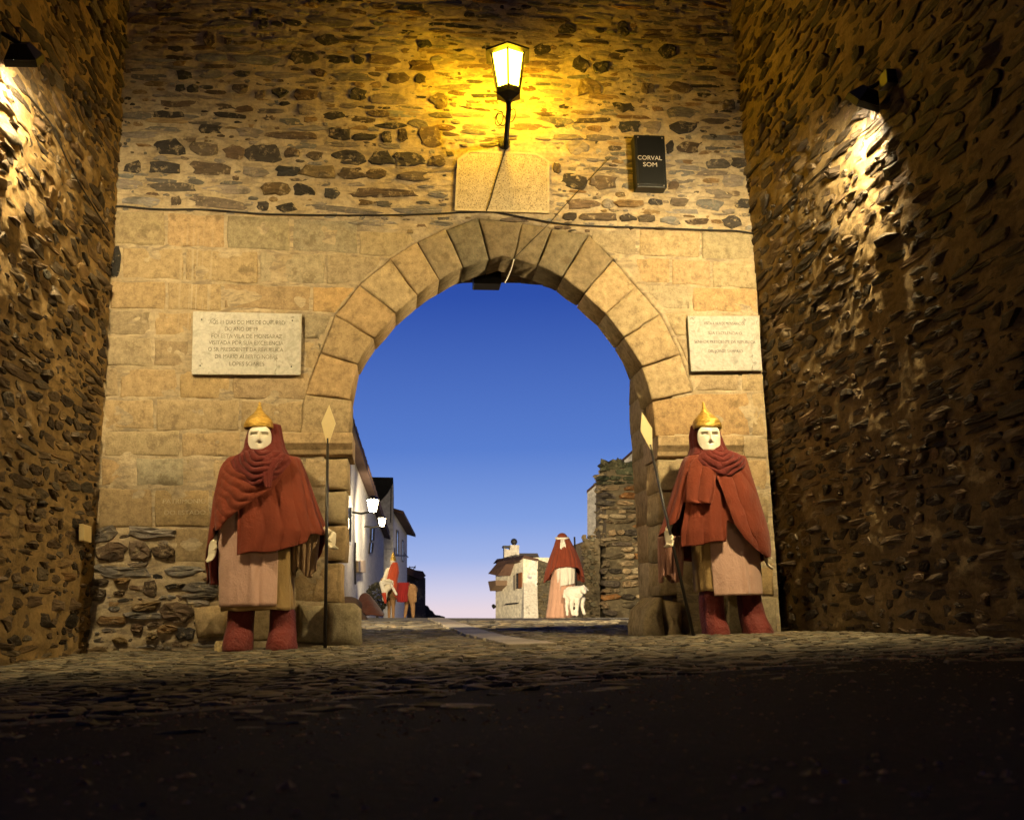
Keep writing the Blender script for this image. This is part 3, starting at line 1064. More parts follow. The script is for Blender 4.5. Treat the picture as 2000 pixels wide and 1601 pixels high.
wl = side_wall('tower_wall', XL, 1, 0.02, -4.4, 'rough amber rubble wall on the side with the pale junction plate', 'bbbgod', M_SIDE, M_OCHRE, seed=11)
wr = side_wall('tower_wall', XR + 0.085, -1, 0.6, -6.0, 'dark rubble wall beside the black speaker box and the guard with the leaning spear', 'bddbgdd', M_SIDE, M_OCHRE_SHADED, lean=-0.022, seed=12)
random.seed(21)

# ------------------------------------------------------------------ unseen boxes added behind the viewer to hold back sky light
M_PLASTER = plain('dark_plaster', (0.2, 0.17, 0.13), 0.9)
for lo, hi, lb in (((-14, -24, -1), (16, -22, 8.5), 'long unseen box added opposite the gate to block sky light'), ((-14, -21.9, -1), (-12, -8, 7.5), 'unseen box added past the amber side wall to block sky light'), ((14, -21.9, -1), (16, -8, 7.5), 'unseen box added past the dark side wall to block sky light')):
    mb_thing(MB().box(lo, hi), 'sky_block_box', M_PLASTER, lb, 'building', 'unseen boxes round the square')

# ------------------------------------------------------------------ things fixed to the walls
M_IRON = plain('black_iron', (0.018, 0.016, 0.014), 0.45, 0.6, 30, 0.3, 0.002)
M_BLACK = plain('black_plastic', (0.006, 0.006, 0.005), 0.45, 0, 12, 0.2)
M_CABLE = plain('cable_rubber', (0.012, 0.010, 0.008), 0.6)
M_LETTER = plain('letter_dark', (0.05, 0.04, 0.03), 0.8)


def marble(name, c0, c1, vein, specks=0.0):
    m, nt, b = new_mat(name)
    n1 = noise_node(nt, 5, 9, 0.7, 'Object', None, 1.6)
    n2 = noise_node(nt, 28, 7, 0.7, 'Object')
    r = ramp(nt, n1.outputs['Fac'], [(0.35, c1), (0.5, c0), (0.58, c0), (0.66, vein)])
    r2 = ramp(nt, n2.outputs['Fac'], [(0.25, 0.7), (0.6, 1.08)])
    c = mixc(nt, r.outputs[0], r2.outputs[0], 0.9, 'MULTIPLY')
    if specks:
        n3 = noise_node(nt, 75, 3, 0.6, 'Object', (1, 1, 0.8))
        s3 = ramp(nt, n3.outputs['Fac'], [(0.54, 0.0), (0.60, specks)])
        c = mixc(nt, c, (0.09, 0.06, 0.03), s3.outputs[0])
    nt.links.new(c, b.inputs['Base Color'])
    b.inputs['Roughness'].default_value = 0.6
    bump(nt, b, [(n2.outputs['Fac'], 0.5, 0.004)])
    return m


def letter_mat(name, col, bg, worn):
    m, nt, b = new_mat(name)
    n1 = noise_node(nt, 40, 4, 0.7, 'World')
    s_ = ramp(nt, n1.outputs['Fac'], [(worn - 0.12, 0.0), (worn + 0.12, 1.0)])
    c = mixc(nt, col, bg, s_.outputs[0])
    nt.links.new(c, b.inputs['Base Color'])
    b.inputs['Roughness'].default_value = 0.8
    return m


def text(body, px, py, width_px, y, mat, parent, squash=1.0, size=None):
    """one line of lettering centred on a pixel of the photograph's wall plane"""
    cu = bpy.data.curves.new('lettering', 'FONT')
    cu.body = body
    cu.align_x = 'CENTER'; cu.align_y = 'CENTER'
    cu.size = 0.1
    cu.extrude = 0.0012
    cu.materials.append(mat)
    o = bpy.data.objects.new('lettering', cu)
    COL.objects.link(o)
    bpy.context.view_layer.update()
    w = o.dimensions.x
    want = abs(onY(px + width_px / 2, py, y).x - onY(px - width_px / 2, py, y).x)
    k = want / max(w, 1e-4)
    p = onY(px, py, y)
    o.parent = parent
    o.location = p - world_loc(parent)
    o.rotation_euler = (math.radians(90), 0, 0)
    ky = k if size is None else size / 0.072
    o.scale = (k, ky * squash, 1)
    return o


def slab(poly_px, y, thick, bevel, mat, name, parent=None):
    mb = MB()
    mb.prism([onY(a, b_, y) for a, b_ in poly_px], (0, thick, 0))
    return mb.build(name, mat, parent, bevel=bevel)


M_MARBLE = marble('pale_marble', (0.50, 0.47, 0.39), (0.36, 0.34, 0.27), (0.25, 0.235, 0.18))
M_MARBLE2 = marble('grey_marble', (0.40, 0.385, 0.33), (0.27, 0.26, 0.215), (0.16, 0.155, 0.13))
M_LIME = marble('weathered_limestone', (0.50, 0.41, 0.26), (0.38, 0.31, 0.19), (0.26, 0.20, 0.12), 0.75)
M_WORN = letter_mat('worn_letters', (0.10, 0.085, 0.05), (0.36, 0.33, 0.25), 0.56)
M_WORN2 = letter_mat('worn_letters_grey', (0.08, 0.07, 0.055), (0.28, 0.26, 0.22), 0.55)

pq = empty('marble_plaque', onY(482, 731, -0.03), 'pale marble plaque with seven worn lines of lettering beside the arch', 'plaque')
slab([(377, 608), (589, 613), (587, 732), (374, 731)], -0.055, 0.035, 0.003, M_MARBLE, 'slab', pq)
for body, x, y_, w in (('AOS 11 DIAS DO MES DE OUTUBRO', 483, 630, 148), ('DO ANO DE 19', 471, 643, 64), ('FOI ESTA VILA DE MONSARAZ', 482, 657, 138), ('VISITADA POR SUA EXCELENCIA', 481, 670, 146),
                       ('O SR PRESIDENTE DA REPUBLICA', 480, 683, 147), ('DR MARIO ALBERTO NOBRE', 481, 697, 122), ('LOPES SOARES', 482, 711, 68)):
    text(body, x, y_, w, -0.0562, M_WORN, pq, size=0.043)
bt = MB()
for x, y_ in ((394, 624), (571, 626), (391, 714), (569, 716)):
    p = onY(x, y_, -0.0555)
    bt.lathe(p, [(0.0, 0.006), (0.007, 0.004), (0.008, 0.0)], 8, Matrix.Rotation(math.radians(90), 3, 'X'))
bt.build('screw', M_IRON, pq)
pq2 = empty('marble_plaque', onY(1418, 724, -0.03), 'smaller grey veined marble plaque next to the dark side wall', 'plaque')
slab([(1343, 617), (1482, 617), (1489, 723), (1350, 725)], -0.06, 0.04, 0.003, M_MARBLE2, 'slab', pq2)
for body, x, y_, w in (('VISITA A VILA DE MONSARAZ DE', 1415, 632, 80), ('SUA EXCELENCIA O', 1416, 651, 66), ('SENHOR PRESIDENTE DA REPUBLICA', 1416, 668, 119), ('DR. JORGE SAMPAIO', 1417, 686, 67)):
    text(body, x, y_, w, -0.0612, M_WORN2, pq2, size=0.034)
pq3 = empty('limestone_tablet', onY(980, 415, -0.03), 'weathered limestone tablet with clipped corners above the arch', 'plaque')
outl = [(893, 312), (916, 293), (1046, 299), (1056, 303), (1073, 315), (1073, 416), (888, 411)]
slab(outl, -0.045, 0.06, 0.006, M_LIME, 'slab', pq3)
rim = MB()
ring_i = [(980 + (x - 980) * 0.955, 355 + (y_ - 355) * 0.93) for x, y_ in outl]
for i in range(len(outl)):
    a, b_ = outl[i], outl[(i + 1) % len(outl)]
    c_, d_ = ring_i[(i + 1) % len(outl)], ring_i[i]
    rim.hexa([onY(*q_, -0.045) for q_ in (a, b_, c_, d_)], [onY(*q_, -0.052) for q_ in (a, b_, c_, d_)])
rim.build('raised_rim', marble('limestone_rim', (0.52, 0.43, 0.27), (0.42, 0.34, 0.21), (0.30, 0.24, 0.14)), pq3)
# carved words on an ashlar block
tx = letter_mat('carved_letters', (0.56, 0.46, 0.30), (0.38, 0.29, 0.17), 0.5)
text('PATRIMONIO', 360, 979, 84, -0.010, tx, gate, size=0.044)
text('DO ESTADO', 361, 1001, 80, -0.010, tx, gate, size=0.044)

# black speaker box
bx = empty('speaker_box', onY(1270, 372, -0.12), 'black box with pale block lettering fixed to the rubble above the arch', 'speaker box')
mb = MB()
fr = [onY(x, y_, -0.16) for x, y_ in ((1238, 263), (1298, 265), (1303, 367), (1244, 365))]
bb = [Vector((p.x, 0.0, p.z)) for p in fr]
mb.hexa(fr, bb)
mb.build('housing', M_BLACK, bx, bevel=0.008)
mb = MB()
mb.prism([onY(x, y_, -0.166) for x, y_ in ((1243, 268), (1294, 270), (1298, 361), (1248, 359))], (0, 0.008, 0))
mb.build('front_panel', plain('black_panel', (0.004, 0.004, 0.0035), 0.4, 0, 15, 0.3), bx, bevel=0.002)
M_GREYL = plain('grey_letters', (0.50, 0.46, 0.42), 0.6)
text('CORVAL', 1269, 309, 47, -0.1675, M_GREYL, bx, size=0.05)
text('SOM', 1270, 322, 27, -0.1675, M_GREYL, bx, size=0.05)
M_STEEL = plain('steel', (0.5, 0.48, 0.45), 0.3, 0.9)
for x, y_ in ((1246, 360), (1297, 363), (1246, 268), (1293, 270)):
    p = onY(x, y_, -0.167)
    mb = MB().ball(p, 0.008, 8, 5)
    mb.build('screw', M_STEEL, bx)

# ------------------------------------------------------------------ lantern above the arch
LY = -0.62
LX = onY(992, 140, LY)
lan = empty('wall_lantern', onY(990, 286, -0.2), 'lit yellow lantern on a black post above the arch', 'lantern')
M_SOD = emit('sodium_glass', (1.0, 0.56, 0.012), 175)
zt = onY(992, 101, LY).z; zg0 = onY(992, 112, LY).z; zg1 = onY(992, 178, LY).z; zb = onY(992, 197, LY).z
cx, cy = LX.x, LY
r0, r1 = 0.195, 0.128


def hexp(r, z, k, off=0.0):
    a = math.radians(-90 - 6 + 60 * k + off)
    return Vector((cx + r * math.cos(a), cy + r * math.sin(a), z))


for k in range(6):
    pr = MB()
    q_ = [hexp(r0 * .97, zg0, k), hexp(r0 * .97, zg0, k + 1), hexp(r1 * .97, zg1, k + 1), hexp(r1 * .97, zg1, k)]
    n_ = (q_[1] - q_[0]).cross(q_[3] - q_[0]).normalized()
    if n_.dot(q_[0] - Vector((cx, cy, q_[0].z))) < 0: n_ = -n_
    pr.prism(q_, -n_ * 0.004)
    pr.build('pane', M_SOD, lan)
    br = MB().tube([hexp(r0, zg0 + .01, k), hexp(r1, zg1 - .01, k)], 0.012, 6)
    br.build('frame_bar', M_IRON, lan)
mb = MB()
rings = [[hexp(r, z, k) for k in range(6)] for r, z in ((r0 + .008, zg0 - .012), (r0 + .065, zg0 + .006), (r0 + .068, zg0 + .024), (0.06, zt + .03), (0.03, zt + .05))]
vs = [p for rg in rings for p in rg]
fs = [(i * 6 + k, i * 6 + (k + 1) % 6, (i + 1) * 6 + (k + 1) % 6, (i + 1) * 6 + k) for i in range(4) for k in range(6)] + [tuple(range(5, -1, -1)), tuple(range(24, 30))]
mb.add(vs, fs).build('roof', M_IRON, lan)
mb = MB()
rings = [[hexp(r, z, k) for k in range(6)] for r, z in ((r1 + .006, zg1 + .012), (r1 + .012, zg1 - .06), (0.05, zb), (0.03, zb - 0.02))]
vs = [p for rg in rings for p in rg]
fs = [(i * 6 + k, i * 6 + (k + 1) % 6, (i + 1) * 6 + (k + 1) % 6, (i + 1) * 6 + k) for i in range(3) for k in range(6)] + [tuple(range(5, -1, -1)), tuple(range(18, 24))]
mb.add(vs, fs).build('base_cup', M_IRON, lan)
pb = onY(988, 288, -0.55)
pw = onY(985, 280, -0.03)
MB().tube([(cx, cy, zb), (cx, cy, zb - 0.1), (pb.x, -0.60, pb.z + 0.06), (pb.x, -0.55, pb.z), (pw.x, -0.04, pw.z)], [0.03, 0.027, 0.027, 0.025, 0.025], 10).build('post', M_IRON, lan, smooth=True)
MB().lathe((pw.x, -0.035, pw.z), [(0.0, 0.03), (0.06, 0.028), (0.065, -0.03)], 14, Matrix.Rotation(math.radians(90), 3, 'X')).build('wall_flange', M_IRON, lan)
lp = []
for cxp, cyp, rx, ry, t in ((975, 232, 8, 14, 0.3), (979, 234, 9, 12, -0.3), (1000, 226, 7, 13, 0.4)):
    pts = []
    for i in range(19):
        a = 2 * math.pi * i / 18
        pts.append(onY(cxp + rx * math.cos(a + t), cyp + ry * math.sin(a), -0.58 + 0.03 * math.sin(a)))
    MB().tube(pts, 0.005, 6).build('cable_coil', M_CABLE, lan, smooth=True)


def wire(name, pts, r, label, cat='cable', mat=None, smooth=True):
    cu = bpy.data.curves.new(name, 'CURVE')
    cu.dimensions = '3D'
    sp = cu.splines.new('NURBS')
    sp.points.add(len(pts) - 1)
    for q_, p in zip(sp.points, pts):
        q_.co = (*p, 1)
    sp.use_endpoint_u = True
    sp.order_u = 3
    cu.bevel_depth = r
    cu.bevel_resolution = 2
    cu.materials.append(mat or M_CABLE)
    o = bpy.data.objects.new(name, cu)
    COL.objects.link(o)
    return tag(o, label, cat)


W = lambda l, y=-0.025: [onY(a, b_, y) for a, b_ in l]
wire('cable', W([(217, 445), (219, 405), (235, 402), (310, 410), (400, 408), (500, 418), (600, 420), (720, 421), (830, 419), (950, 412), (990, 418), (1060, 432), (1120, 440), (1200, 443), (1300, 446), (1400, 450), (1440, 450), (1472, 456)]), 0.010,
     'black cable along the top of the ashlar from wall to wall')
wire('cable', W([(987, 292), (975, 330), (966, 360), (957, 395), (950, 412)], -0.06), 0.006, 'black cable hanging from the lantern post across the limestone tablet')
wire('cable', W([(1192, 308), (1160, 340), (1100, 405), (1070, 440), (1030, 478), (1006, 503)], -0.03), 0.004, 'thin black cable slanting from beside the speaker box to the arch crown')
wire('cord', [onY(1004, 506, -0.03), onY(1000, 522, 0.0), onY(996, 532, 0.05), onY(986, 553, 0.1)], 0.007, 'short white cord dangling under the arch crown', 'cord', plain('white_cord', (0.75, 0.7, 0.6), 0.6))
bl = MB()
p0, p1 = onY(923, 553, 0.9), onY(976, 565, 0.9)
bl.box((p0.x, 0.7, p1.z), (p1.x, 0.95, p0.z + 0.1))
mb_thing(bl, 'lamp_housing', M_BLACK, 'small flat dark housing hung under the crown of the arch', 'lamp housing', bevel=0.01)

# ------------------------------------------------------------------ floodlights on the side walls


def floodlight(fl, wallx, label, arm_y):
    loc = Vector(fl['loc'])
    e = empty('floodlight', loc, label, 'floodlight', 'floodlights on the side walls')
    aim = (Vector(fl['aim']) - loc).normalized()
    q_ = aim.to_track_quat('-Z', 'Y').to_matrix()
    def T(p): return loc + q_ @ Vector(p)
    mb = MB()
    a, b_, c, d = 0.115, 0.08, 0.058, 0.038
    f0 = [T(p) for p in ((-a, -b_, .03), (a, -b_, .03), (a, b_, .03), (-a, b_, .03))]
    f1 = [T(p) for p in ((-a, -b_, .06), (a, -b_, .06), (a, b_, .06), (-a, b_, .06))]
    f2 = [T(p) for p in ((-c, -d, .16), (c, -d, .16), (c, d, .16), (-c, d, .16))]
    mb.hexa(f1, f2)
    mb.build('housing', M_BLACK, e, bevel=0.006)
    vz = MB()
    for i in range(4):
        p, r = f1[i], f1[(i + 1) % 4]
        o_ = aim * 0.05
        n_ = ((r - p).cross(aim)).normalized() * 0.006
        vz.hexa([p, r, r + o_, p + o_], [p + n_, r + n_, r + o_ + n_, p + o_ + n_])
    vz.build('visor', M_BLACK, e)
    M_GLOW = emit('flood_glass', (1.0, 0.86, 0.58), fl['glow'])
    MB().hexa([T(p) for p in ((-a * .9, -b_ * .9, .045), (a * .9, -b_ * .9, .045), (a * .9, b_ * .9, .045), (-a * .9, b_ * .9, .045))],
              [T(p) for p in ((-a * .9, -b_ * .9, .055), (a * .9, -b_ * .9, .055), (a * .9, b_ * .9, .055), (-a * .9, b_ * .9, .055))]).build('glass', M_GLOW, e)
    back = T((0, 0, .15))
    w_ = Vector((wallx, back.y + arm_y, back.z + 0.02))
    MB().tube([back, (back + w_) / 2 + Vector((0, 0, 0.03)), w_], 0.018, 8).build('bracket', M_IRON, e)
    s_ = 1 if wallx < 0 else -1
    MB().box((min(wallx - s_ * .02, wallx + s_ * .09), w_.y - 0.08, w_.z - 0.06), (max(wallx - s_ * .02, wallx + s_ * .09), w_.y + 0.06, w_.z + 0.06)).build('junction_box', M_BLACK, e, bevel=0.006)
    MB().tube([w_ + Vector((s_ * .07, -0.02, 0.05)), w_ + Vector((s_ * .12, 0.02, 0.12)), back + Vector((0, 0.0, 0.08)), back], 0.006, 6).build('lead', M_CABLE, e, smooth=True)
    return e


floodlight(FLOOD_L, XL, 'black floodlight blazing down the amber wall on the side with the pale junction plate', -0.12)
floodlight(FLOOD_R, XR - 0.005, 'black floodlight blazing down the dark wall beside the speaker box', -0.10)
wl_pts = [onX(px, py, XL + 0.045) for px, py in ((45, 175), (75, 210), (107, 250), (115, 280), (150, 350), (180, 400), (213, 452))]
wire('cable', wl_pts, 0.007, 'black cable running down the amber wall from its floodlight')
wr_pts = [onX(px, py, XR - 0.035) for px, py in ((1715, 232), (1690, 255), (1640, 292), (1615, 325), (1580, 355), (1540, 395), (1505, 430), (1474, 455))]
wire('cable', wr_pts, 0.007, 'black cable running along the dark wall to its floodlight')
jp = MB()
jc = [onX(a, b_, XL + 0.04) for a, b_ in ((153, 1023), (168, 1028), (168, 1060), (154, 1056))]
jp.prism(jc, (0.05, 0, 0))
mb_thing(jp, 'junction_plate', plain('cream_plastic', (0.55, 0.42, 0.2), 0.5, 0, 20, 0.1), 'small cream junction plate low on the amber side wall', 'junction plate', bevel=0.006)

# loose stones
for (px, py, w, h, lab) in ((433, 1263, 0.11, 0.075, 'pale yellow loose stone beside the boot of the guard with the upright spear'),):
    p = onY(px, py, -0.75)
    V, Fc = stone_geo(w, w * 0.8, h, n=9, deep=0.02)
    o = mesh_obj('loose_stone', V, Fc, M_ASHLAR, None, (p.x, p.y, gzs(p.x, p.y) + 0.01), smooth=False, tint=(0.6, 0.46, 0.22))
    tag(o, lab, 'stone', None, 'thing')

# ------------------------------------------------------------------ clothed figures
def cloth(name, col, var=0.14, rough=0.85, weave=260, wr=0.012):
    m, nt, b = new_mat(name)
    n1 = noise_node(nt, 6, 7, 0.62, 'Object', (1, 1, 0.8), 0.5)
    n2 = noise_node(nt, weave, 3, 0.6, 'Object')
    n3 = noise_node(nt, 20, 6, 0.6, 'Object', (1.2, 1, 0.8), 1.0)
    r = ramp(nt, n1.outputs['Fac'], [(0.25, 1 - var * 1.6), (0.75, 1 + var)])
    c = mixc(nt, col, r.outputs[0], 1.0, 'MULTIPLY')
    nt.links.new(c, b.inputs['Base Color'])
    b.inputs['Roughness'].default_value = rough
    b.inputs['Specular IOR Level'].default_value = 0.25
    b.inputs['Sheen Weight'].default_value = 0.1
    n4 = noise_node(nt, 5.5, 5, 0.55, 'Object', (1.3, 1, 0.7), 0.8)
    n4.noise_type = 'RIDGED_MULTIFRACTAL'
    n4.inputs['Lacunarity'].default_value = 2.1
    bump(nt, b, [(n1.outputs['Fac'], 0.5, wr * 3), (n4.outputs['Fac'], 0.35, wr * 0.7), (n3.outputs['Fac'], 0.6, wr), (n2.outputs['Fac'], 0.3, 0.0015)])
    return m


M_RED = cloth('rust_red_cloth', (0.19, 0.036, 0.014))
M_DRED = cloth('dark_red_cloth', (0.125, 0.017, 0.012))
M_PINK = cloth('dusty_pink_cloth', (0.55, 0.34, 0.26), 0.06)
M_TAN = cloth('tan_cloth', (0.34, 0.22, 0.085), 0.08)
M_STRIPE = cloth('brown_lining', (0.30, 0.19, 0.10), 0.3)
M_BOOT = cloth('red_leatherette', (0.15, 0.020, 0.013), 0.22, 0.55, 120, 0.03)
M_WHITE = cloth('white_cloth', (0.74, 0.68, 0.56), 0.06)
M_SKIN = plain('painted_plaster', (0.70, 0.62, 0.46), 0.7, 0, 14, 0.08, 0.003)
M_MASK = plain('white_mask', (0.78, 0.72, 0.58), 0.55, 0, 9, 0.05, 0.002)
M_DARK = plain('dark_stuffing', (0.02, 0.014, 0.010), 0.95)
m, nt, b = new_mat('gold_paint')
n1 = noise_node(nt, 16, 6, 0.65, 'Object', (1, 1, 3), 0.8)
r = ramp(nt, n1.outputs['Fac'], [(0.3, (0.42, 0.23, 0.03)), (0.7, (0.85, 0.58, 0.14))])
nt.links.new(r.outputs[0], b.inputs['Base Color'])
b.inputs['Metallic'].default_value = 0.75
b.inputs['Roughness'].default_value = 0.38
bump(nt, b, [(n1.outputs['Fac'], 0.8, 0.02)])
M_GOLD = m
M_SPEAR = plain('cream_painted_wood', (0.66, 0.52, 0.26), 0.6, 0, 10, 0.06)


class Fig:
    """levels of a draped body: (pixel row, left edge, right edge, half depth, forward shift), measured in the plane y=Y"""
    def __init__(s, Y, levels):
        s.Y = Y
        z, c, a, d, f = [], [], [], [], []
        for L in levels:
            py, xl, xr, dep = L[:4]
            l, r_ = onY(xl, py, Y), onY(xr, py, Y)
            z.append((l.z + r_.z) / 2); c.append((l.x + r_.x) / 2); a.append((r_.x - l.x) / 2); d.append(dep); f.append(L[4] if len(L) > 4 else 0)
        o = np.argsort(z)
        s.z, s.c, s.a, s.d, s.f = (np.array(q_)[o] for q_ in (z, c, a, d, f))

    def at(s, z):
        g = lambda q_: np.interp(z, s.z, q_)
        return g(s.c), g(s.a), g(s.d), g(s.f)


def zpx(Y, py, px=1000):
    return onY(px, py, Y).z


def tube_cloth(name, fig, ztop, hem, mat, parent, nt_=120, nv=44, fold=None, sq=2.0, off=0.0, t0=-180, t1=180, thick=0.006, cap=False):
    """cloth wrapped round a figure; hem(theta) gives the lower edge, fold(theta, v) pushes it outwards"""
    th = np.linspace(t0, t1, nt_)
    full = (t1 - t0) >= 359.9
    if full: th = th[:-1]
    V = []
    n = len(th)
    thr = np.radians(th)
    hz = np.array([hem(t) for t in th])
    tz = np.array([ztop(t) for t in th]) if callable(ztop) else np.full(n, ztop)
    for j in range(nv):
        v = j / (nv - 1)
        z = tz + (hz - tz) * v
        c, a, d, f = fig.at(z)
        fo = fold(th, v, z) if fold is not None else 0
        sn, cs = np.sin(thr), np.cos(thr)
        ex = 2 / sq
        px_ = c + (a + off + fo) * np.sign(sn) * np.abs(sn) ** ex
        py_ = fig.Y - f - (d + off + fo) * np.sign(cs) * np.abs(cs) ** ex
        V.append(np.stack([px_, py_, z], -1))
    V = np.concatenate(V)
    Fc = []
    m_ = n if full else n - 1
    for j in range(nv - 1):
        for k in range(m_):
            Fc.append((j * n + k, (j + 1) * n + k, (j + 1) * n + (k + 1) % n, j * n + (k + 1) % n))
    if cap:
        V = np.concatenate([V, [V[:n].mean(0)]])
        e = len(V) - 1
        Fc += [(k, (k + 1) % n, e) for k in range(n)]
    base = world_loc(parent)
    o = mesh_obj(name, V - np.array(base), Fc, mat, parent)
    md = o.modifiers.new('thickness', 'SOLIDIFY'); md.thickness = thick; md.offset = 0
    return o


def sheet_cloth(name, fig, rows, off, mat, parent, nu=60, nv=50, fold=None, thick=0.006):
    """rows: (pixel row, left, right) outline of a piece lying on the front of the figure"""
    zr = np.array([zpx(fig.Y, r_[0], (r_[1] + r_[2]) / 2) for r_ in rows])
    xl = np.array([onY(r_[1], r_[0], fig.Y).x for r_ in rows])
    xr = np.array([onY(r_[2], r_[0], fig.Y).x for r_ in rows])
    tt = np.linspace(0, 1, len(rows))
    V = []
    for j in range(nv):
        v = j / (nv - 1)
        z = np.interp(v, tt, zr); a0 = np.interp(v, tt, xl); a1 = np.interp(v, tt, xr)
        u = np.linspace(0, 1, nu)
        x = a0 + (a1 - a0) * u
        c, a, d, f = fig.at(z)
        q_ = np.clip((x - c) / (a + off), -1, 1)
        fo = fold(u, v, x, z) if fold is not None else 0
        y_ = fig.Y - f - (d + off + fo) * np.sqrt(1 - q_ ** 2 * 0.97)
        V.append(np.stack([x, y_, np.full(nu, z)], -1))
    V = np.concatenate(V)
    Fc = [(j * nu + k, (j + 1) * nu + k, (j + 1) * nu + k + 1, j * nu + k + 1) for j in range(nv - 1) for k in range(nu - 1)]
    base = world_loc(parent)
    o = mesh_obj(name, V - np.array(base), Fc, mat, parent)
    md = o.modifiers.new('thickness', 'SOLIDIFY'); md.thickness = thick; md.offset = 1
    return o


def ridges(x, sharp=1.6):
    """rounded pleats with narrow valleys, 0..1"""
    return np.abs(np.sin(x)) ** (1 / sharp)


def vfold(k, amp, ph=0.0, a0=0.15, seed=0):
    def f(th, v, z):
        w = 0.5 * fbm(th * 0.03 + seed, np.full_like(th, v * 1.3 + seed), 3)
        base = ridges(np.radians(th) * k / 2 + ph + w * 3.0 + v * 0.25) - 0.6
        fine = 0.35 * fbm(th * 0.16 + seed * 3, np.full_like(th, v * 2.0), 3)
        return (base + fine) * amp * (a0 + (1 - a0) * v)
    return f


def mask_face(fig_parent, cpx, cpy, wpx, hpx, Y, tilt=0.0):
    """pale mask: brow, eye hollows, long nose, small open mouth"""
    c = onY(cpx, cpy, Y)
    k = abs(onY(cpx + 50, cpy, Y).x - onY(cpx - 50, cpy, Y).x) / 100
    a, bq = wpx * k / 2, hpx * k / 2
    n1_, n2_ = 46, 52
    V = []; ok = []
    for j in range(n2_):
        for i in range(n1_):
            u, v = -1 + 2 * i / (n1_ - 1), -1 + 2 * j / (n2_ - 1)
            # map the square to an egg
            wv = math.sqrt(max(0, 1 - (abs(v) ** (3.0 if v > 0 else 2.2))))
            x, z = u * a * max(wv, 0.12), v * bq
            U = x / a
            dep = 0.085 * math.sqrt(max(0, 1 - min(1, U * U * 0.9))) * (1 - 0.35 * max(0, v) ** 3) * (1 - 0.25 * max(0, -v) ** 3)
            g = lambda x0, y0, sx, sy: math.exp(-((U - x0) / sx) ** 2 - ((v - y0) / sy) ** 2)
            eye = 0
            for sgn in (-1, 1):
                yb = 0.52 - 0.10 * abs(abs(U) - 0.42)
                if 0.13 < U * sgn < 0.78:
                    t = (v - (yb - 0.16)) / 0.13
                    if abs(t) < 1: eye = max(eye, (1 - t * t) ** 0.5 * min(1, (U * sgn - 0.13) / 0.08, (0.78 - U * sgn) / 0.12))
            dep -= 0.034 * eye
            nose = 0.0
            if -0.22 < v < 0.62:
                wd = 0.07 + 0.09 * max(0, (0.3 - v) / 0.5)
                nose = max(0, 1 - (abs(U) / wd) ** 2) * (0.35 + 0.65 * min(1, (0.62 - v) / 0.7)) * min(1, (v + 0.22) / 0.06)
            dep += 0.030 * nose
            dep += 0.010 * g(0, -0.78, 0.28, 0.16) + 0.006 * (g(0.5, -0.1, 0.2, 0.3) + g(-0.5, -0.1, 0.2, 0.3))
            mouth = (U / 0.19) ** 2 + ((v + 0.33) / 0.085) ** 2
            dep -= 0.02 * math.exp(-mouth * 0.9)
            xr_, zr_ = x * math.cos(tilt) - z * math.sin(tilt), x * math.sin(tilt) + z * math.cos(tilt)
            V.append((c.x + xr_, c.y - dep, c.z + zr_))
            ok.append(mouth > 0.8)
    Fc = []
    for j in range(n2_ - 1):
        for i in range(n1_ - 1):
            q_ = (j * n1_ + i, j * n1_ + i + 1, (j + 1) * n1_ + i + 1, (j + 1) * n1_ + i)
            if any(ok[t] for t in q_):
                Fc.append(q_)
    base = world_loc(fig_parent)
    o = mesh_obj('mask', np.array(V) - np.array(base), Fc, M_MASK, fig_parent)
    md = o.modifiers.new('thickness', 'SOLIDIFY'); md.thickness = 0.008; md.offset = -1
    return o


def helmet(parent, cpx, base_py, tip_py, wpx, Y, lean=0.0, fwd=0.0):
    b0 = onY(cpx, base_py, Y); t0 = onY(cpx, tip_py, Y)
    k = abs(onY(cpx + 50, base_py, Y).x - onY(cpx - 50, base_py, Y).x) / 100
    H = t0.z - b0.z; R_ = wpx * k / 2
    prof = [(0.94, -0.03), (1.0, 0.0), (1.01, 0.07), (0.99, 0.15), (0.94, 0.24), (0.83, 0.33), (0.66, 0.42), (0.48, 0.50), (0.34, 0.58), (0.235, 0.66), (0.16, 0.75), (0.11, 0.84), (0.09, 0.92), (0.07, 0.97), (0.0, 1.0)]
    vs = []; seg = 40
    for r_, t in prof:
        for i in range(seg):
            a = 2 * math.pi * i / seg
            w = 1 + 0.035 * float(fbm(math.cos(a) * 1.5 + t * 7, math.sin(a) * 1.5 + cpx)) * 2
            front = -0.10 * math.cos(a + math.pi / 2) * 0
            vs.append((b0.x + R_ * r_ * w * math.cos(a) + lean * t, Y - fwd + R_ * 0.98 * r_ * w * math.sin(a), b0.z + H * t - 0.02 * (1 - t) * math.sin(-a) * 0 ))
    n = len(prof)
    fs = [(i * seg + k_, i * seg + (k_ + 1) % seg, (i + 1) * seg + (k_ + 1) % seg, (i + 1) * seg + k_) for i in range(n - 1) for k_ in range(seg)]
    base = world_loc(parent)
    o = mesh_obj('helmet', np.array(vs) - np.array(base), fs, M_GOLD, parent)
    md = o.modifiers.new('thickness', 'SOLIDIFY'); md.thickness = 0.006
    return o


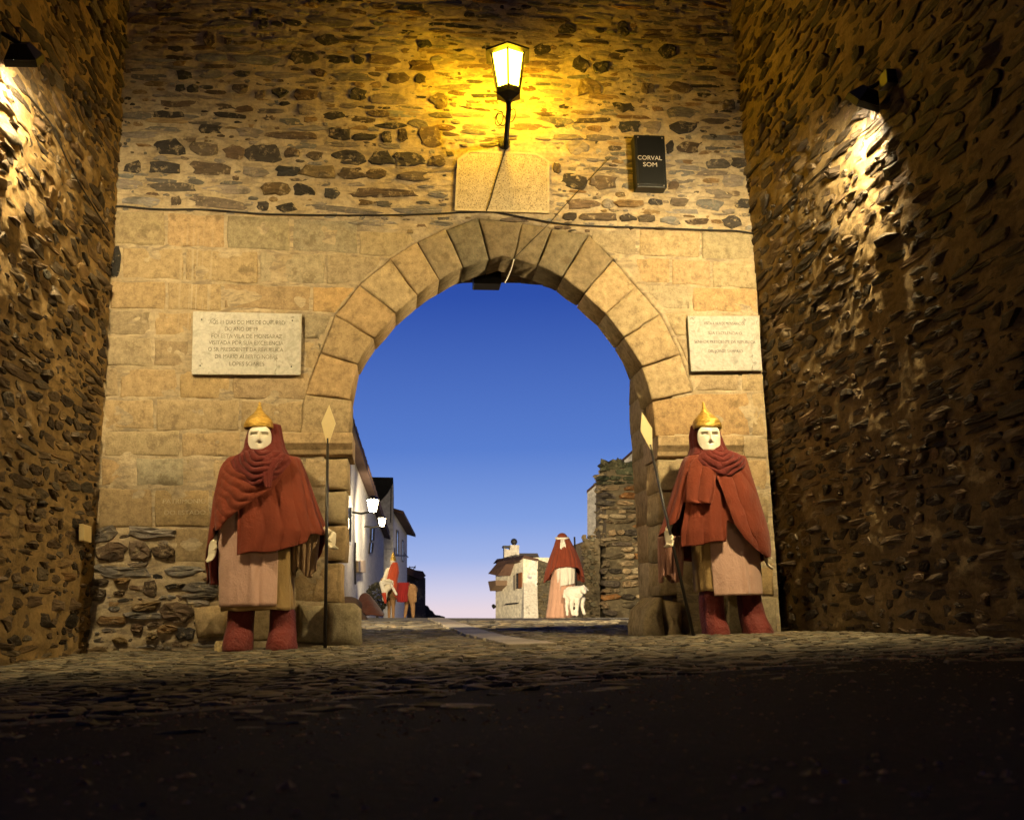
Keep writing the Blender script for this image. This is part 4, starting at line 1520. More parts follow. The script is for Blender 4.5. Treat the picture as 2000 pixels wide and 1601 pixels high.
def hand(mb, wrist, palm_dir, side, curl=0.7, s=1.0, grip=None, flip=1):
    """five bent fingers on a palm, added to a body mesh that is fused afterwards"""
    d = Vector(palm_dir).normalized()
    w = Vector(side).normalized()
    n = d.cross(w).normalized() * flip
    wrist = Vector(wrist)
    pc = wrist + d * 0.05 * s
    for t in (-0.028, -0.009, 0.010, 0.028):
        mb.capsule(wrist + w * t * 0.6 * s, 0.020 * s, wrist + d * 0.085 * s + w * t * s, 0.017 * s, 8)
    for i, (t, L) in enumerate(((-0.032, 0.075), (-0.011, 0.092), (0.011, 0.098), (0.032, 0.088))):
        p = wrist + d * 0.088 * s + w * t * 1.05 * s
        a = curl * (0.8 + 0.1 * i)
        q1 = p + (d * math.cos(a * .5) + n * math.sin(a * .5)) * L * 0.45 * s
        q2 = q1 + (d * math.cos(a * 1.3) + n * math.sin(a * 1.3)) * L * 0.32 * s
        q3 = q2 + (d * math.cos(a * 2.1) + n * math.sin(a * 2.1)) * L * 0.25 * s
        mb.capsule(p, 0.0115 * s, q1, 0.0105 * s, 8).capsule(q1, 0.0105 * s, q2, 0.0095 * s, 8).capsule(q2, 0.0095 * s, q3, 0.008 * s, 8)
    tb = wrist + d * 0.025 * s + w * 0.03 * s
    t1_ = tb + (w * 0.7 + d * 0.6 + n * 0.35).normalized() * 0.045 * s
    t2_ = t1_ + (d * 0.7 + n * 0.8 - w * 0.1).normalized() * 0.038 * s
    mb.capsule(tb, 0.015 * s, t1_, 0.0125 * s, 8).capsule(t1_, 0.012 * s, t2_, 0.009 * s, 8)


def spear(name, tip, headbot, foot, Y, width_px, label, yaw=0.0, foot_y=None):
    f = onY(*foot, Y)
    if foot_y is not None: f = onY(*foot, foot_y)
    t, hb = onY(*tip, Y), onY(*headbot, Y)
    e = empty(name, f, label, 'spear', 'spears held by the two guards')
    MB().tube([f, hb + (hb - f).normalized() * 0.05], [0.016, 0.013], 10).build('shaft', plain('dark_shaft', (0.02, 0.016, 0.013), 0.4, 0, 20, 0.2), e, smooth=True)
    ax = (t - hb).normalized()
    k = abs(onY(1050, 800, Y).x - onY(950, 800, Y).x) / 100
    sd = Vector((math.cos(yaw), math.sin(yaw), 0)) * (width_px * k / 2 / max(0.3, math.cos(yaw)))
    sd = sd - ax * sd.dot(ax)
    mid_ = hb + (t - hb) * 0.52
    n_ = ax.cross(sd).normalized() * 0.009
    outl_ = [t, mid_ + sd, hb + sd * 0.18, hb - sd * 0.18, mid_ - sd]
    mb = MB()
    mb.prism([p + n_ for p in outl_], -2 * n_)
    mb.build('spearhead', M_SPEAR, e, bevel=0.003)
    return e


def guard(label, Y, hat, face, cloakL, cloak_top, hem, tunicL, tunic_top, tunic_hem, apron, legs, hoodL, hands, extra, lean=0.0, seed=0, mir=1):
    root = empty('guard_statue', (onY(face[0], 1200, Y).x, Y, gzs(onY(face[0], 1200, Y).x, Y)), label, 'statue', 'robed guard statues beside the gate')
    cf_ = Fig(Y, cloakL)
    # the stuffed body under the clothes, head to hands, one surface
    mb = MB()
    hd = onY(face[0], face[1], Y)
    mb.ball((hd.x, Y + 0.03, hd.z + 0.02), 0.11, 14, 10, (0.9, 0.9, 1.15))
    z_sh = zpx(Y, cloakL[2][0] + 12)
    nk = Vector((hd.x, Y + 0.05, z_sh))
    mb.capsule((hd.x, Y + .04, hd.z - .02), 0.06, nk, 0.075)
    hipz = zpx(Y, 1095)
    mb.capsule(nk - Vector((0, 0, .06)), 0.16, (hd.x, Y + .05, hipz), 0.15)
    for sgn, (hx, hy, hY, pd, sdir, curl, fl) in zip((-1, 1), hands):
        wr_ = onY(hx, hy, hY)
        sh = Vector((hd.x + sgn * 0.20, Y + 0.05, z_sh - 0.06))
        el = Vector((wr_.x - sgn * (0.28 if abs(wr_.x - hd.x) > 0.5 else 0.10), Y + 0.10, wr_.z + 0.16))
        mb.capsule(nk - Vector((0, 0, .05)), 0.09, sh, 0.08).capsule(sh, 0.07, el, 0.05).capsule(el, 0.045, wr_, 0.026)
        hand(mb, wr_, pd, sdir, curl, 1.12, flip=fl)
    for lg in legs:
        t, bt_ = lg[0], lg[-1]
        mb.capsule(((onY(t[1], t[0], Y).x + onY(t[2], t[0], Y).x) / 2, Y + .05, hipz), 0.11, ((onY(bt_[1], bt_[0], Y).x + onY(bt_[2], bt_[0], Y).x) / 2, Y + .03, gzs(hd.x, Y) + 0.09), 0.07)
    mb.build('body', M_SKIN, root, remesh=0.009)
    # trousers over the boots
    for i, lg in enumerate(legs):
        lf = Fig(Y, lg)
        pz = [zpx(Y, r_[0], (r_[1] + r_[2]) / 2) for r_ in lg]
        def wr2(th, v, z, i=i):
            return 0.006 * fbm(th * 0.05 + i * 9 + seed, z * 14, 4) + 0.012 * np.maximum(0, fbm(th * 0.02 + i * 5, z * 9 + seed, 2)) * (v > 0.3)
        tube_cloth('trouser_leg', lf, max(pz) + 0.15, lambda t, z0=min(pz): z0 - 0.004, M_BOOT, root, 56, 30, wr2, 2.3)
    # tunic and the pale apron in front of it
    tf = Fig(Y, tunicL)
    tube_cloth('tunic', tf, zpx(Y, tunic_top), lambda t: zpx(Y, tunic_hem) + 0.006 * math.sin(math.radians(t) * 5), M_TAN, root, 120, 30, vfold(9, 0.020, seed, 0.3, seed), 2.6)
    def apf(u, v, x, z):
        return 0.008 * fbm(u * 4 + seed, np.full_like(u, z * 2), 3) + 0.022 * np.exp(-((u - 0.58 - 0.03 * v) / 0.05) ** 2) * v + 0.014 * np.exp(-((u - 0.22 + 0.04 * v) / 0.06) ** 2) * v - 0.016 * np.exp(-((u - 0.70) / 0.04) ** 2) * v
    sheet_cloth('apron', tf, apron, 0.030, M_PINK, root, 50, 36, apf)
    # cloak
    tube_cloth('cloak', cf_, zpx(Y, cloak_top), hem, M_RED, root, 300, 60, vfold(17, 0.036, 0.4 + seed, 0.10, seed + 3), 2.15, cap=True)
    # hood and cowl
    hf = Fig(Y, hoodL)
    htop = zpx(Y, hoodL[0][0]); hbot = zpx(Y, hoodL[-1][0])
    def hfold(th, v, z):
        return 0.010 * (ridges(np.radians(th) * 5 + 0.8 * fbm(th * .03, z * 3), 1.3) - 0.5) * (0.4 + v) + 0.006 * fbm(th * 0.06, z * 9)
    tube_cloth('hood', hf, htop, lambda t: hbot, M_DRED, root, 110, 30, hfold, 2.2, cap=True)
    extra(root, cf_, hf)
    mask_face(root, *face, Y - hat[5])
    helmet(root, hat[0], hat[1], hat[2], hat[3], Y, lean, hat[4])
    return root


def cowl(root, cf_, rows, cpx, cpy, Y, off, k=58, amp=0.020, seed=0):
    """heavy crescent folds of scarf lying round the neck and on the chest"""
    c = onY(cpx, cpy, Y)
    def f(u, v, x, z):
        d = np.sqrt((x - c.x) ** 2 * 1.2 + (z - c.z) ** 2)
        w = fbm(x * 3.5 + seed, np.full_like(x, z * 3.5), 3)
        g = (ridges(d * k * (1 + 0.2 * fbm(x * 1.7 + seed, np.full_like(x, z * 1.7), 2)) + 5.0 * w, 1.1) - 0.5) * (0.35 + 1.5 * np.abs(fbm(x * 4 + seed * 2, np.full_like(x, z * 4), 2)) * 2)
        return amp * 1.25 * g * np.minimum(1, np.minimum(u, 1 - u) * 6) + 0.012 * fbm(x * 12 + seed, np.full_like(x, z * 12), 3) + 0.035 * np.sin(np.pi * u) * math.sin(math.pi * min(1, 0.25 + v * 0.75))
    sheet_cloth('cowl', cf_, rows, off, M_DRED, root, 90, 64, f, 0.010)


# guard beside the left buttress, upright spear
YA = -0.62
def hemA(t):
    ks = [(-180, 1100), (-120, 1110), (-98, 1132), (-88, 1120), (-78, 1075), (-62, 1040), (-48, 1010), (-30, 992), (-24.6, 990), (-24.0, 1079), (0, 1076), (20, 1072), (34, 1062), (44, 1056), (46, 1043), (62, 1042), (90, 1040), (105, 1044), (120, 1090), (180, 1100)]
    py = np.interp(t, [q_[0] for q_ in ks], [q_[1] for q_ in ks])
    return zpx(YA, py + 1.5 * math.sin(t * 0.21))


def extraA(root, cf_, hf):
    def sw(u, v, x, z):
        c = onY(522, 850, YA)
        d = np.sqrt((x - c.x) ** 2 + ((z - c.z) * 0.9) ** 2)
        g = ridges(d * 44 + 4.5 * fbm(x * 2.6, np.full_like(x, z * 2.6), 3), 1.25) - 0.5
        return 0.026 * g * np.minimum(1, np.minimum(u, 1 - u) * 8) * (0.6 + 0.8 * fbm(x * 5 + 3, np.full_like(x, z * 5), 2) ** 2 * 4) + 0.022 * fbm(x * 9, np.full_like(x, z * 9), 4) + 0.02 * np.sin(np.pi * u)
    rows = [(896, 470, 556), (908, 444, 572), (920, 437, 562), (940, 433, 556), (957, 430, 546), (975, 428, 520), (992, 428, 494), (1008, 430, 470), (1022, 431, 452), (1040, 431, 437)]
    sheet_cloth('sash', cf_, rows, 0.045, M_RED, root, 90, 70, sw, 0.008)
    def tail(u, v, x, z):
        return 0.018 * (ridges(u * 7 + v, 1.4) - 0.4) + 0.02
    sheet_cloth('sash_end', cf_, [(905, 520, 560), (930, 522, 544), (950, 526, 541), (962, 530, 540)], 0.075, M_DRED, root, 40, 26, tail, 0.008)
    cowl(root, cf_, [(890, 488, 552), (898, 470, 568), (908, 460, 574), (920, 465, 566), (932, 474, 558), (944, 485, 546), (955, 498, 530), (960, 508, 520)], 520, 880, YA, 0.062, seed=2)
    sl = Fig(YA, [(1030, 566, 626, 0.13), (1060, 570, 620, 0.12), (1118, 574, 612, 0.10)])
    tube_cloth('sleeve', sl, zpx(YA, 1032), lambda t: zpx(YA, 1112 + 9 * math.sin(math.radians(t) * 3)), M_STRIPE, root, 90, 24, vfold(13, 0.045, 1.0, 0.5, 4), 2.0)
    sr = Fig(YA, [(1050, 407, 434, 0.09), (1090, 406, 433, 0.08), (1136, 412, 430, 0.06)])
    tube_cloth('sleeve', sr, zpx(YA, 1060), lambda t: zpx(YA, 1132), M_DRED, root, 50, 20, vfold(6, 0.02, 0.3, 0.5, 8), 2.0)


gA = guard('robed guard statue in rust red cloak and gold helmet, holding an upright spear', YA,
           (507, 838, 786, 57, 0.05, 0.10), (508, 858, 46, 53),
           [(868, 490, 552, .13), (876, 474, 566, .17), (886, 456, 580, .20), (900, 441, 588, .23), (930, 428, 599, .27), (970, 420, 612, .30), (1010, 414, 626, .32), (1042, 410, 639, .33), (1080, 407, 632, .33), (1134, 405, 610, .32)],
           894, hemA,
           [(960, 434, 566, .20), (1040, 431, 569, .22), (1100, 432, 571, .23), (1190, 434, 573, .24)], 965, 1182,
           [(985, 431, 546), (1040, 431, 547), (1100, 432, 548), (1184, 434, 546)],
           [[(1165, 449, 496, .13), (1190, 447, 496, .13), (1225, 444, 495, .14, .02), (1245, 441, 496, .18, .06), (1262, 438, 496, .20, .08), (1269, 439, 495, .20, .08)],
            [(1165, 526, 562, .11), (1184, 529, 570, .12), (1196, 529, 576, .13), (1225, 528, 578, .14, .02), (1245, 525, 580, .18, .06), (1262, 523, 581, .20, .08), (1268, 524, 580, .20, .08)]],
           [(829, 486, 546, .11, -.06), (850, 481, 550, .13, -.05), (875, 478, 556, .16, -.01), (893, 466, 566, .20)],
           [(416, 1058, YA - 0.12, (0, -0.15, -1), (0.75, -0.6, 0), 0.45, 1), (650, 1043, YA - 0.10, (-0.1, -0.3, -1), (-0.55, -0.8, 0), 1.0, -1)],
           extraA, 0.0, 0)
spear('spear', (643, 790), (640, 866), (635, 1267), YA - 0.16, 27, 'upright spear with a cream diamond head, foot on the paving by the buffer stone')

# guard on the other side, leaning spear
YB = -0.60
def hemB(t):
    ks = [(-180, 1100), (-120, 1070), (-100, 1048), (-80, 1042), (-60, 1022), (-52.4, 1016), (-52.0, 985), (-46.4, 985), (-46, 1072), (-25, 1067), (0, 1062), (3.6, 1060), (4.0, 1020), (30, 1050), (60, 1088), (90, 1092), (110, 1098), (180, 1100)]
    py = np.interp(t, [q_[0] for q_ in ks], [q_[1] for q_ in ks])
    return zpx(YB, py + 1.5 * math.sin(t * 0.19), 1400)


def extraB(root, cf_, hf):
    def fan(u, v, x, z):
        c = onY(1378, 880, YB)
        ang = np.arctan2(x - c.x, c.z - z + 0.02)
        g = ridges(ang * 9 + 0.9 * fbm(x * 2.5, np.full_like(x, z * 2.5), 3), 1.6) - 0.5
        return 0.030 * g * np.minimum(1, np.minimum(u, 1 - u) * 9) * min(1, 0.3 + v) + 0.012 * fbm(x * 8, np.full_like(x, z * 8), 3) + 0.015 * np.sin(np.pi * u)
    rows = [(896, 1364, 1444), (908, 1368, 1449), (935, 1378, 1456), (965, 1389, 1467), (1000, 1400, 1477), (1030, 1411, 1486), (1055, 1430, 1491), (1075, 1453, 1493), (1090, 1480, 1492)]
    sheet_cloth('sash', cf_, rows, 0.045, M_RED, root, 90, 70, fan, 0.008)
    def cape(u, v, x, z):
        return 0.030 * (ridges(u * 6.5 + 0.6 * v, 1.4) - 0.45) * (0.3 + v) + 0.01
    sheet_cloth('short_cape', cf_, [(897, 1350, 1378), (912, 1338, 1380), (940, 1330, 1378), (965, 1327, 1374), (984, 1326, 1370), (990, 1340, 1368)], 0.05, M_RED, root, 60, 50, cape, 0.008)
    cowl(root, cf_, [(889, 1362, 1408), (896, 1352, 1428), (904, 1350, 1440), (914, 1356, 1440), (923, 1366, 1432), (931, 1380, 1418), (937, 1392, 1406)], 1388, 878, YB, 0.062, 62, seed=9)
    sl = Fig(YB, [(1035, 1286, 1334, 0.10), (1070, 1288, 1330, 0.10), (1135, 1291, 1326, 0.08)])
    tube_cloth('sleeve', sl, zpx(YB, 1048, 1310), lambda t: zpx(YB, 1130 + 8 * math.sin(math.radians(t) * 3), 1310), cloth('pink_lining', (0.34, 0.17, 0.12), 0.3), root, 90, 24, vfold(11, 0.05, 0.2, 0.5, 6), 2.0)


gB = guard('robed guard statue in rust red cloak and gold helmet, holding a leaning spear', YB,
           (1379, 838, 786, 54, 0.05, 0.10), (1383, 858, 45, 53),
           [(868, 1362, 1408, .13), (878, 1350, 1428, .17), (887, 1342, 1442, .20), (902, 1333, 1450, .23), (935, 1323, 1458, .27), (970, 1312, 1468, .30), (1010, 1300, 1480, .32), (1042, 1290, 1490, .33), (1080, 1288, 1495, .32), (1100, 1290, 1494, .31)],
           894, hemB,
           [(960, 1350, 1470, .20), (1040, 1352, 1474, .22), (1100, 1356, 1478, .23), (1172, 1362, 1481, .24)], 965, 1162,
           [(1000, 1372, 1470), (1060, 1374, 1472), (1110, 1377, 1476), (1163, 1382, 1480)],
           [[(1150, 1367, 1412, .13), (1175, 1367, 1411, .13), (1208, 1369, 1414, .14, .01), (1228, 1371, 1418, .17, .05), (1245, 1372, 1420, .18, .07), (1251, 1373, 1418, .18, .07)],
            [(1150, 1440, 1482, .13), (1172, 1442, 1484, .13), (1200, 1445, 1490, .14, .01), (1220, 1447, 1497, .17, .05), (1236, 1449, 1503, .18, .07), (1242, 1450, 1502, .18, .07)]],
           [(829, 1354, 1406, .11, -.06), (850, 1350, 1410, .13, -.05), (875, 1350, 1416, .16, -.01), (893, 1344, 1424, .20)],
           [(1304, 1040, YB - 0.14, (0.1, -0.3, -1), (0.55, -0.8, 0), 1.0, 1), (1494, 1074, YB - 0.02, (0.05, 0.0, -1), (-0.3, -1, 0), 0.5, -1)],
           extraB, -0.03, 5)
spear('spear', (1253, 804), (1272, 878), (1358, 1256), YB - 0.18, 25, 'leaning spear with a cream diamond head, crossing in front of the jamb')

# ------------------------------------------------------------------ the street beyond the gate
M_LIMEW = stone_mat('limewash', 0.85, layered=False, stain=(0.45, 0.40, 0.34), stain_amt=0.35, bump_k=0.25, scale=0.5)
M_ROOF = plain('terracotta', (0.10, 0.052, 0.034), 0.85, 0, 4, 0.4, 0.01)
M_SHUT = plain('brown_shutter', (0.22, 0.085, 0.03), 0.7, 0, 10, 0.2)
M_DKWOOD = plain('dark_opening', (0.025, 0.022, 0.022), 0.6)
M_GLASS = plain('window_glass', (0.02, 0.025, 0.035), 0.08, 0, spec=0.6)
WHITE = (0.74, 0.71, 0.66)


class Facade:
    """a vertical plane through two ground points; px -> point on it"""
    def __init__(s, a, b_):
        s.a = Vector((a[0], a[1], 0)); s.d = (Vector((b_[0], b_[1], 0)) - s.a).normalized()
        s.n = Vector((s.d.y, -s.d.x, 0))
        if s.n.dot(CPOS - s.a) < 0: s.n = -s.n

    def pt(s, px, py, out=0.0):
        r_ = ray(px, py)
        o = s.a + s.n * out
        t = (o - CPOS).dot(s.n) / r_.dot(s.n)
        return CPOS + r_ * t


def wallbox(mb, a, b_, z0, z1a, z1b, depth, n):
    """wall between two ground points, running back by depth along -n"""
    a = Vector(a); b_ = Vector(b_)
    back = -n * depth
    q0 = [Vector((a.x, a.y, z0)), Vector((b_.x, b_.y, z0)), Vector((b_.x, b_.y, z1b)), Vector((a.x, a.y, z1a))]
    mb.hexa(q0, [p + back for p in q0])


def opening(fac, quad, parent, name='window', mat=None, frame=True, depth=0.10):
    """a frame with a dark leaf or glass set in it, in the plane of the facade"""
    pts = [fac.pt(*q_, 0.02) for q_ in quad]
    c = sum(pts, Vector()) / 4
    fr_ = MB()
    inn = [c + (p - c) * 0.86 for p in pts]
    for i in range(4):
        a, b_ = pts[i], pts[(i + 1) % 4]
        c2, d2 = inn[(i + 1) % 4], inn[i]
        fr_.hexa([a, b_, c2, d2], [p + fac.n * 0.05 for p in (a, b_, c2, d2)])
    f = fr_.build(name, mat or M_DKWOOD, parent)
    pn = MB().prism(inn, fac.n * 0.012)
    pn.build('pane', M_GLASS, f)
    return f


def eave(mb, p0, p1, n, out=0.45, th=0.14, rise=0.9, back=3.0):
    """pitched roof slab with an overhang in front of a wall head"""
    a, b_ = Vector(p0), Vector(p1)
    q_ = [a + n * out - Vector((0, 0, out * 0.25)), b_ + n * out - Vector((0, 0, out * 0.25)), b_ - n * back + Vector((0, 0, rise)), a - n * back + Vector((0, 0, rise))]
    mb.hexa(q_, [p + Vector((0, 0, th)) for p in q_])


def tiles(parent, p0, p1, n, out=0.5, count=60, name='roof_tile'):
    """barrel tiles along an eave"""
    a, b_ = Vector(p0), Vector(p1)
    d = (b_ - a)
    me = None
    base = world_loc(parent)
    for i in range(count):
        p = a + d * ((i + 0.5) / count) + n * (out - 0.02) + Vector((0, 0, 0.10 + random.uniform(-0.02, 0.03)))
        if me is None:
            mb = MB()
            w = d.length / count * 0.48
            t = d.normalized()
            pts = []
            for s_ in (0, 1):
                for k in range(7):
                    an = math.pi * k / 6
                    pts.append(t * (math.cos(an) * w) + Vector((0, 0, math.sin(an) * w * 0.8)) - n * (s_ * 0.5) + Vector((0, 0, s_ * 0.12)))
            fs = [(k, k + 1, 8 + k, 7 + k) for k in range(6)] + [(0, 6, 5, 4, 3, 2, 1)]
            o = mesh_obj(name, pts, fs, M_ROOF, parent, p - base, smooth=False)
            me = o.data
        else:
            o = bpy.data.objects.new(name, me)
            o.location = p - base
            o.parent = parent
            COL.objects.link(o)


# long white house along the street
fa = Facade((-1.36, 14), (-0.70, 48))
h1 = empty('white_house', (-3.5, 30, 0), 'long whitewashed house running down the street with two lit wall lamps', 'house')
A0, B0 = Vector((-1.42, 11.0, 0)), fa.pt(749, 1150)
zA = fa.pt(690, 903).z + 0.05; zB = fa.pt(752, 1052).z
mb = MB(); wallbox(mb, A0, B0, -2.5, zA + 0.15, zB, 5.0, fa.n)
mb.build('wall', M_LIMEW, h1, tint=WHITE)
mb = MB(); eave(mb, Vector((A0.x, A0.y, zA + 0.15)), Vector((B0.x, B0.y, zB)) + fa.d * 1.5, fa.n, 0.30, 0.12, 1.1, 3.0)
mb.build('roof', M_ROOF, h1)
tiles(h1, Vector((A0.x, A0.y, zA + 0.15)), Vector((B0.x, B0.y, zB)), fa.n, 0.32, 110)
opening(fa, [(676, 985), (684, 986), (683, 1064), (675, 1062)], h1, 'window', plain('blue_white_shutter', (0.55, 0.58, 0.62), 0.6))
opening(fa, [(724, 1030), (730, 1031), (729, 1056), (723, 1056)], h1)
opening(fa, [(722, 1059), (728, 1059), (726, 1080), (720, 1080)], h1)
mb = MB().prism([fa.pt(*q_, 0.03) for q_ in ((693, 1095), (708, 1094), (708, 1118), (694, 1117))], fa.n * 0.10)
mb.build('meter_box', plain('beige_metal', (0.40, 0.30, 0.20), 0.6, 0, 6, 0.1), h1, bevel=0.01)
MB().tube([fa.pt(694, 1060, .04), fa.pt(693, 1090, .04), fa.pt(694, 1140, .04)], 0.03, 6).build('drain_pipe', M_DKWOOD, h1)

# street lamps on that house
def street_lantern(px, py, s, label, watt, fac=fa, r_=0.26, beam=None):
    p = fac.pt(px, py, 0.6)
    e = empty('street_lantern', p, label, 'street lamp', 'lit lamps on the white house')
    M_L = emit('lamp_glass_warm', (1.0, 0.84, 0.52), s)
    MB().lathe(p, [(r_ * .3, -r_ * 1.25), (r_ * .55, -r_ * 1.15), (r_ * .95, r_ * .75), (r_ * .2, r_ * .9)], 6).build('glass', M_L, e)
    MB().lathe(p, [(r_ * 1.2, r_ * .78), (r_ * .75, r_ * 1.25), (0.03, r_ * 1.5)], 6).build('cap', M_IRON, e)
    for k in range(6):
        c_, s_ = math.cos(k * math.pi / 3), math.sin(k * math.pi / 3)
        MB().tube([p + Vector((c_ * r_ * .97, s_ * r_ * .97, r_ * .76)), p + Vector((c_ * r_ * .57, s_ * r_ * .57, -r_ * 1.16))], r_ * .05, 5).build('frame_bar', M_IRON, e)
    MB().tube([p + Vector((0, 0, -r_ * 1.1)), p + Vector((0, 0, -r_ * 1.5)) - fac.n * 0.3, p - fac.n * 0.58 + Vector((0, 0, -r_ * 1.2))], 0.03, 6).build('bracket', M_IRON, e)
    q_ = p + fac.n * (r_ + 0.05)
    lamp('street_lamp_light', 'POINT', q_ + Vector((0, 0, -.1)), watt, (1.0, 0.78, 0.46), None, 0.15)
    if beam:
        lamp('street_lamp_beam', 'SPOT', q_ + fac.n * .1, beam[0], (1.0, 0.80, 0.50), beam[1], 0.15, 75, 0.5)


street_lantern(728, 985, 60, 'dazzling street lamp on the white house, the nearer of its two', 140, r_=0.16, beam=(5000, (7.2, 50, 1.2)))
street_lantern(746, 1018, 40, 'small warm lantern on the white house, farther along and lower', 40, r_=0.13)

# taller house behind it with a dark roof slope towards the gate
h2 = empty('tall_house', (-2.5, 56, 0), 'tall whitewashed house with a dark roof slope behind the long house', 'house')
pR = onY(768, 1100, 54); pL = onY(690, 1100, 54)
zr = onY(768, 936, 54).z
fb = Facade((pL.x, 54), (pR.x, 54))
mb = MB()
q0 = [fb.pt(690, 1210), fb.pt(768, 1210), fb.pt(768, 940), fb.pt(735, 975), fb.pt(690, 1015)]
mb.prism(q0, Vector((0, 8, 0)))
mb.build('wall', M_LIMEW, h2, tint=(0.62, 0.60, 0.60))
mb = MB()
m0 = [fb.pt(697, 931, .3), fb.pt(768, 932, .3), fb.pt(768, 942, .3), fb.pt(757, 962, .5), fb.pt(735, 985, .6), fb.pt(697, 1010, .6)]
mb.prism(m0, Vector((0, 6, 0)))
mb.build('roof', plain('dark_roof', (0.022, 0.020, 0.014), 0.9, 0, 3, 0.6, 0.05), h2)  # near-black mottled roof slope
MB().tube([fb.pt(764, 945, .1), fb.pt(763, 1020, .1)], 0.035, 6).build('drain_pipe', M_DKWOOD, h2)

# third house, with the long eave
h3 = empty('eaved_house', (-0.5, 66, 0), 'whitewashed house with a jutting tiled eave and tall narrow windows', 'house')
A3, B3 = onY(767, 1100, 56), onY(795, 1100, 76)
fc = Facade((A3.x, 56), (B3.x, 76))
za, zb3 = fc.pt(768, 1000).z, fc.pt(795, 1043).z
mb = MB(); wallbox(mb, A3, B3, -3, za, zb3, 6, fc.n); mb.build('wall', M_LIMEW, h3, tint=(0.60, 0.58, 0.60))
mb = MB(); eave(mb, Vector((A3.x, A3.y, za)), Vector((B3.x, B3.y, zb3)) + fc.d * 1.0, fc.n, 0.7, 0.22, 1.2, 4); mb.build('roof', M_ROOF, h3)
opening(fc, [(774, 1034), (778, 1036), (778, 1085), (774, 1085)], h3)
opening(fc, [(785, 1053), (788, 1055), (788, 1097), (785, 1097)], h3)
MB().tube([fc.pt(771, 1070, .1), fc.pt(771, 1085, 1.2), fc.pt(792, 1085, 1.5)], 0.04, 5).tube([fc.pt(788, 1078, 1.5), fc.pt(797, 1088, 1.5)], 0.03, 5).build('aerial', M_IRON, h3)

# dark houses at the end of the street
h4 = empty('dark_house', (1.5, 92, 0), 'dark house with a ragged tiled roof and an aerial', 'house')
fd = Facade((onY(790, 1150, 90).x, 90), (onY(832, 1150, 92).x, 92))
mb = MB()
mb.prism([fd.pt(790, 1215), fd.pt(831, 1215), fd.pt(831, 1128), fd.pt(790, 1114)], Vector((-1, 6, 0)))
mb.build('wall', M_LIMEW, h4, tint=(0.07, 0.06, 0.065))
mb = MB()
mb.prism([fd.pt(788, 1118, .5), fd.pt(822, 1132, .5), fd.pt(832, 1124, .3), fd.pt(826, 1115, .2), fd.pt(812, 1113, .2), fd.pt(800, 1108, .2), fd.pt(788, 1107, .2)], Vector((-1, 6, 0)))
mb.build('roof', M_ROOF, h4)
opening(fd, [(806, 1138), (811, 1138), (811, 1152), (806, 1152)], h4)
MB().tube([fd.pt(807, 1112), fd.pt(811, 1106)], 0.05, 5).tube([fd.pt(799, 1107), fd.pt(811, 1107)], 0.04, 5).tube([fd.pt(800, 1105), fd.pt(800, 1110)], 0.04, 5).tube([fd.pt(811, 1104), fd.pt(811, 1110)], 0.04, 5).build('aerial', M_IRON, h4)
gw = MB()
fe = Facade((onY(830, 1190, 110).x, 110), (onY(872, 1190, 112).x, 112))
gw.prism([fe.pt(828, 1225), fe.pt(870, 1225), fe.pt(869, 1204), fe.pt(858, 1201), fe.pt(850, 1200), fe.pt(845, 1193), fe.pt(840, 1190), fe.pt(836, 1183), fe.pt(828, 1180)], Vector((0, 5, 0)))
mb_thing(gw, 'garden_wall', M_RUIN, 'low dark stepped garden wall at the end of the street', 'wall', tint=(0.05, 0.042, 0.04))

# cream house on the other side of the street
h5 = empty('cream_house', (7, 52, -0.2), 'cream house with a fat chimney, brown shutters and jutting eaves', 'house')
c0, c1, c2 = onY(967, 1150, 52), onY(1022, 1150, 49), onY(1050, 1150, 49.3)
f1_ = Facade((c0.x, c0.y), (c1.x, c1.y)); f2_ = Facade((c1.x, c1.y), (c2.x, c2.y))
mb = MB()
top1 = [f1_.pt(968, 1108), f1_.pt(985, 1092), f1_.pt(1003, 1100), f1_.pt(1022, 1088)]
low1 = [f1_.pt(968, 1216), f1_.pt(1022, 1216)]
mb.prism([low1[0], low1[1], f1_.pt(1022, 1088), f1_.pt(1004, 1098), f1_.pt(984, 1094), f1_.pt(968, 1110)], -f1_.n * 5)
mb.build('wall', M_LIMEW, h5, tint=(0.76, 0.68, 0.52))
mb = MB().prism([f2_.pt(1022, 1216), f2_.pt(1050, 1216), f2_.pt(1049, 1093), f2_.pt(1022, 1087)], -f2_.n * 4)
mb.build('wall', M_LIMEW, h5, tint=(0.66, 0.62, 0.55))
mb = MB().prism([f2_.pt(1023, 1216, .08), f2_.pt(1052, 1216, .08), f2_.pt(1049, 1150, .08), f2_.pt(1044, 1139, .08), f2_.pt(1023, 1137, .08)], -f2_.n * .3)
mb.build('rough_plaster', M_RUIN, h5, tint=(0.52, 0.47, 0.40))
mb = MB().prism([f1_.pt(953, 1120, .9), f1_.pt(972, 1124, .9), f1_.pt(988, 1101, .6), f1_.pt(1004, 1097, .5), f1_.pt(1003, 1092, .3), f1_.pt(973, 1096, .4)], -f1_.n * 4)
mb.build('roof', M_ROOF, h5)
mb = MB().prism([f1_.pt(953, 1135, .8), f1_.pt(968, 1133, .8), f1_.pt(968, 1143, .8), f1_.pt(957, 1154, .8)], -f1_.n * 3)
mb.build('lower_eave', plain('eave_wood', (0.16, 0.10, 0.06), 0.8), h5)
mb = MB().prism([f2_.pt(1016, 1094, .4), f2_.pt(1024, 1084, .3), f2_.pt(1052, 1091, .3), f2_.pt(1052, 1095, .3), f2_.pt(1024, 1089, .4)], -f2_.n * 4)
mb.build('roof', M_ROOF, h5)
ch = f1_.pt(1000, 1090, -1.0)
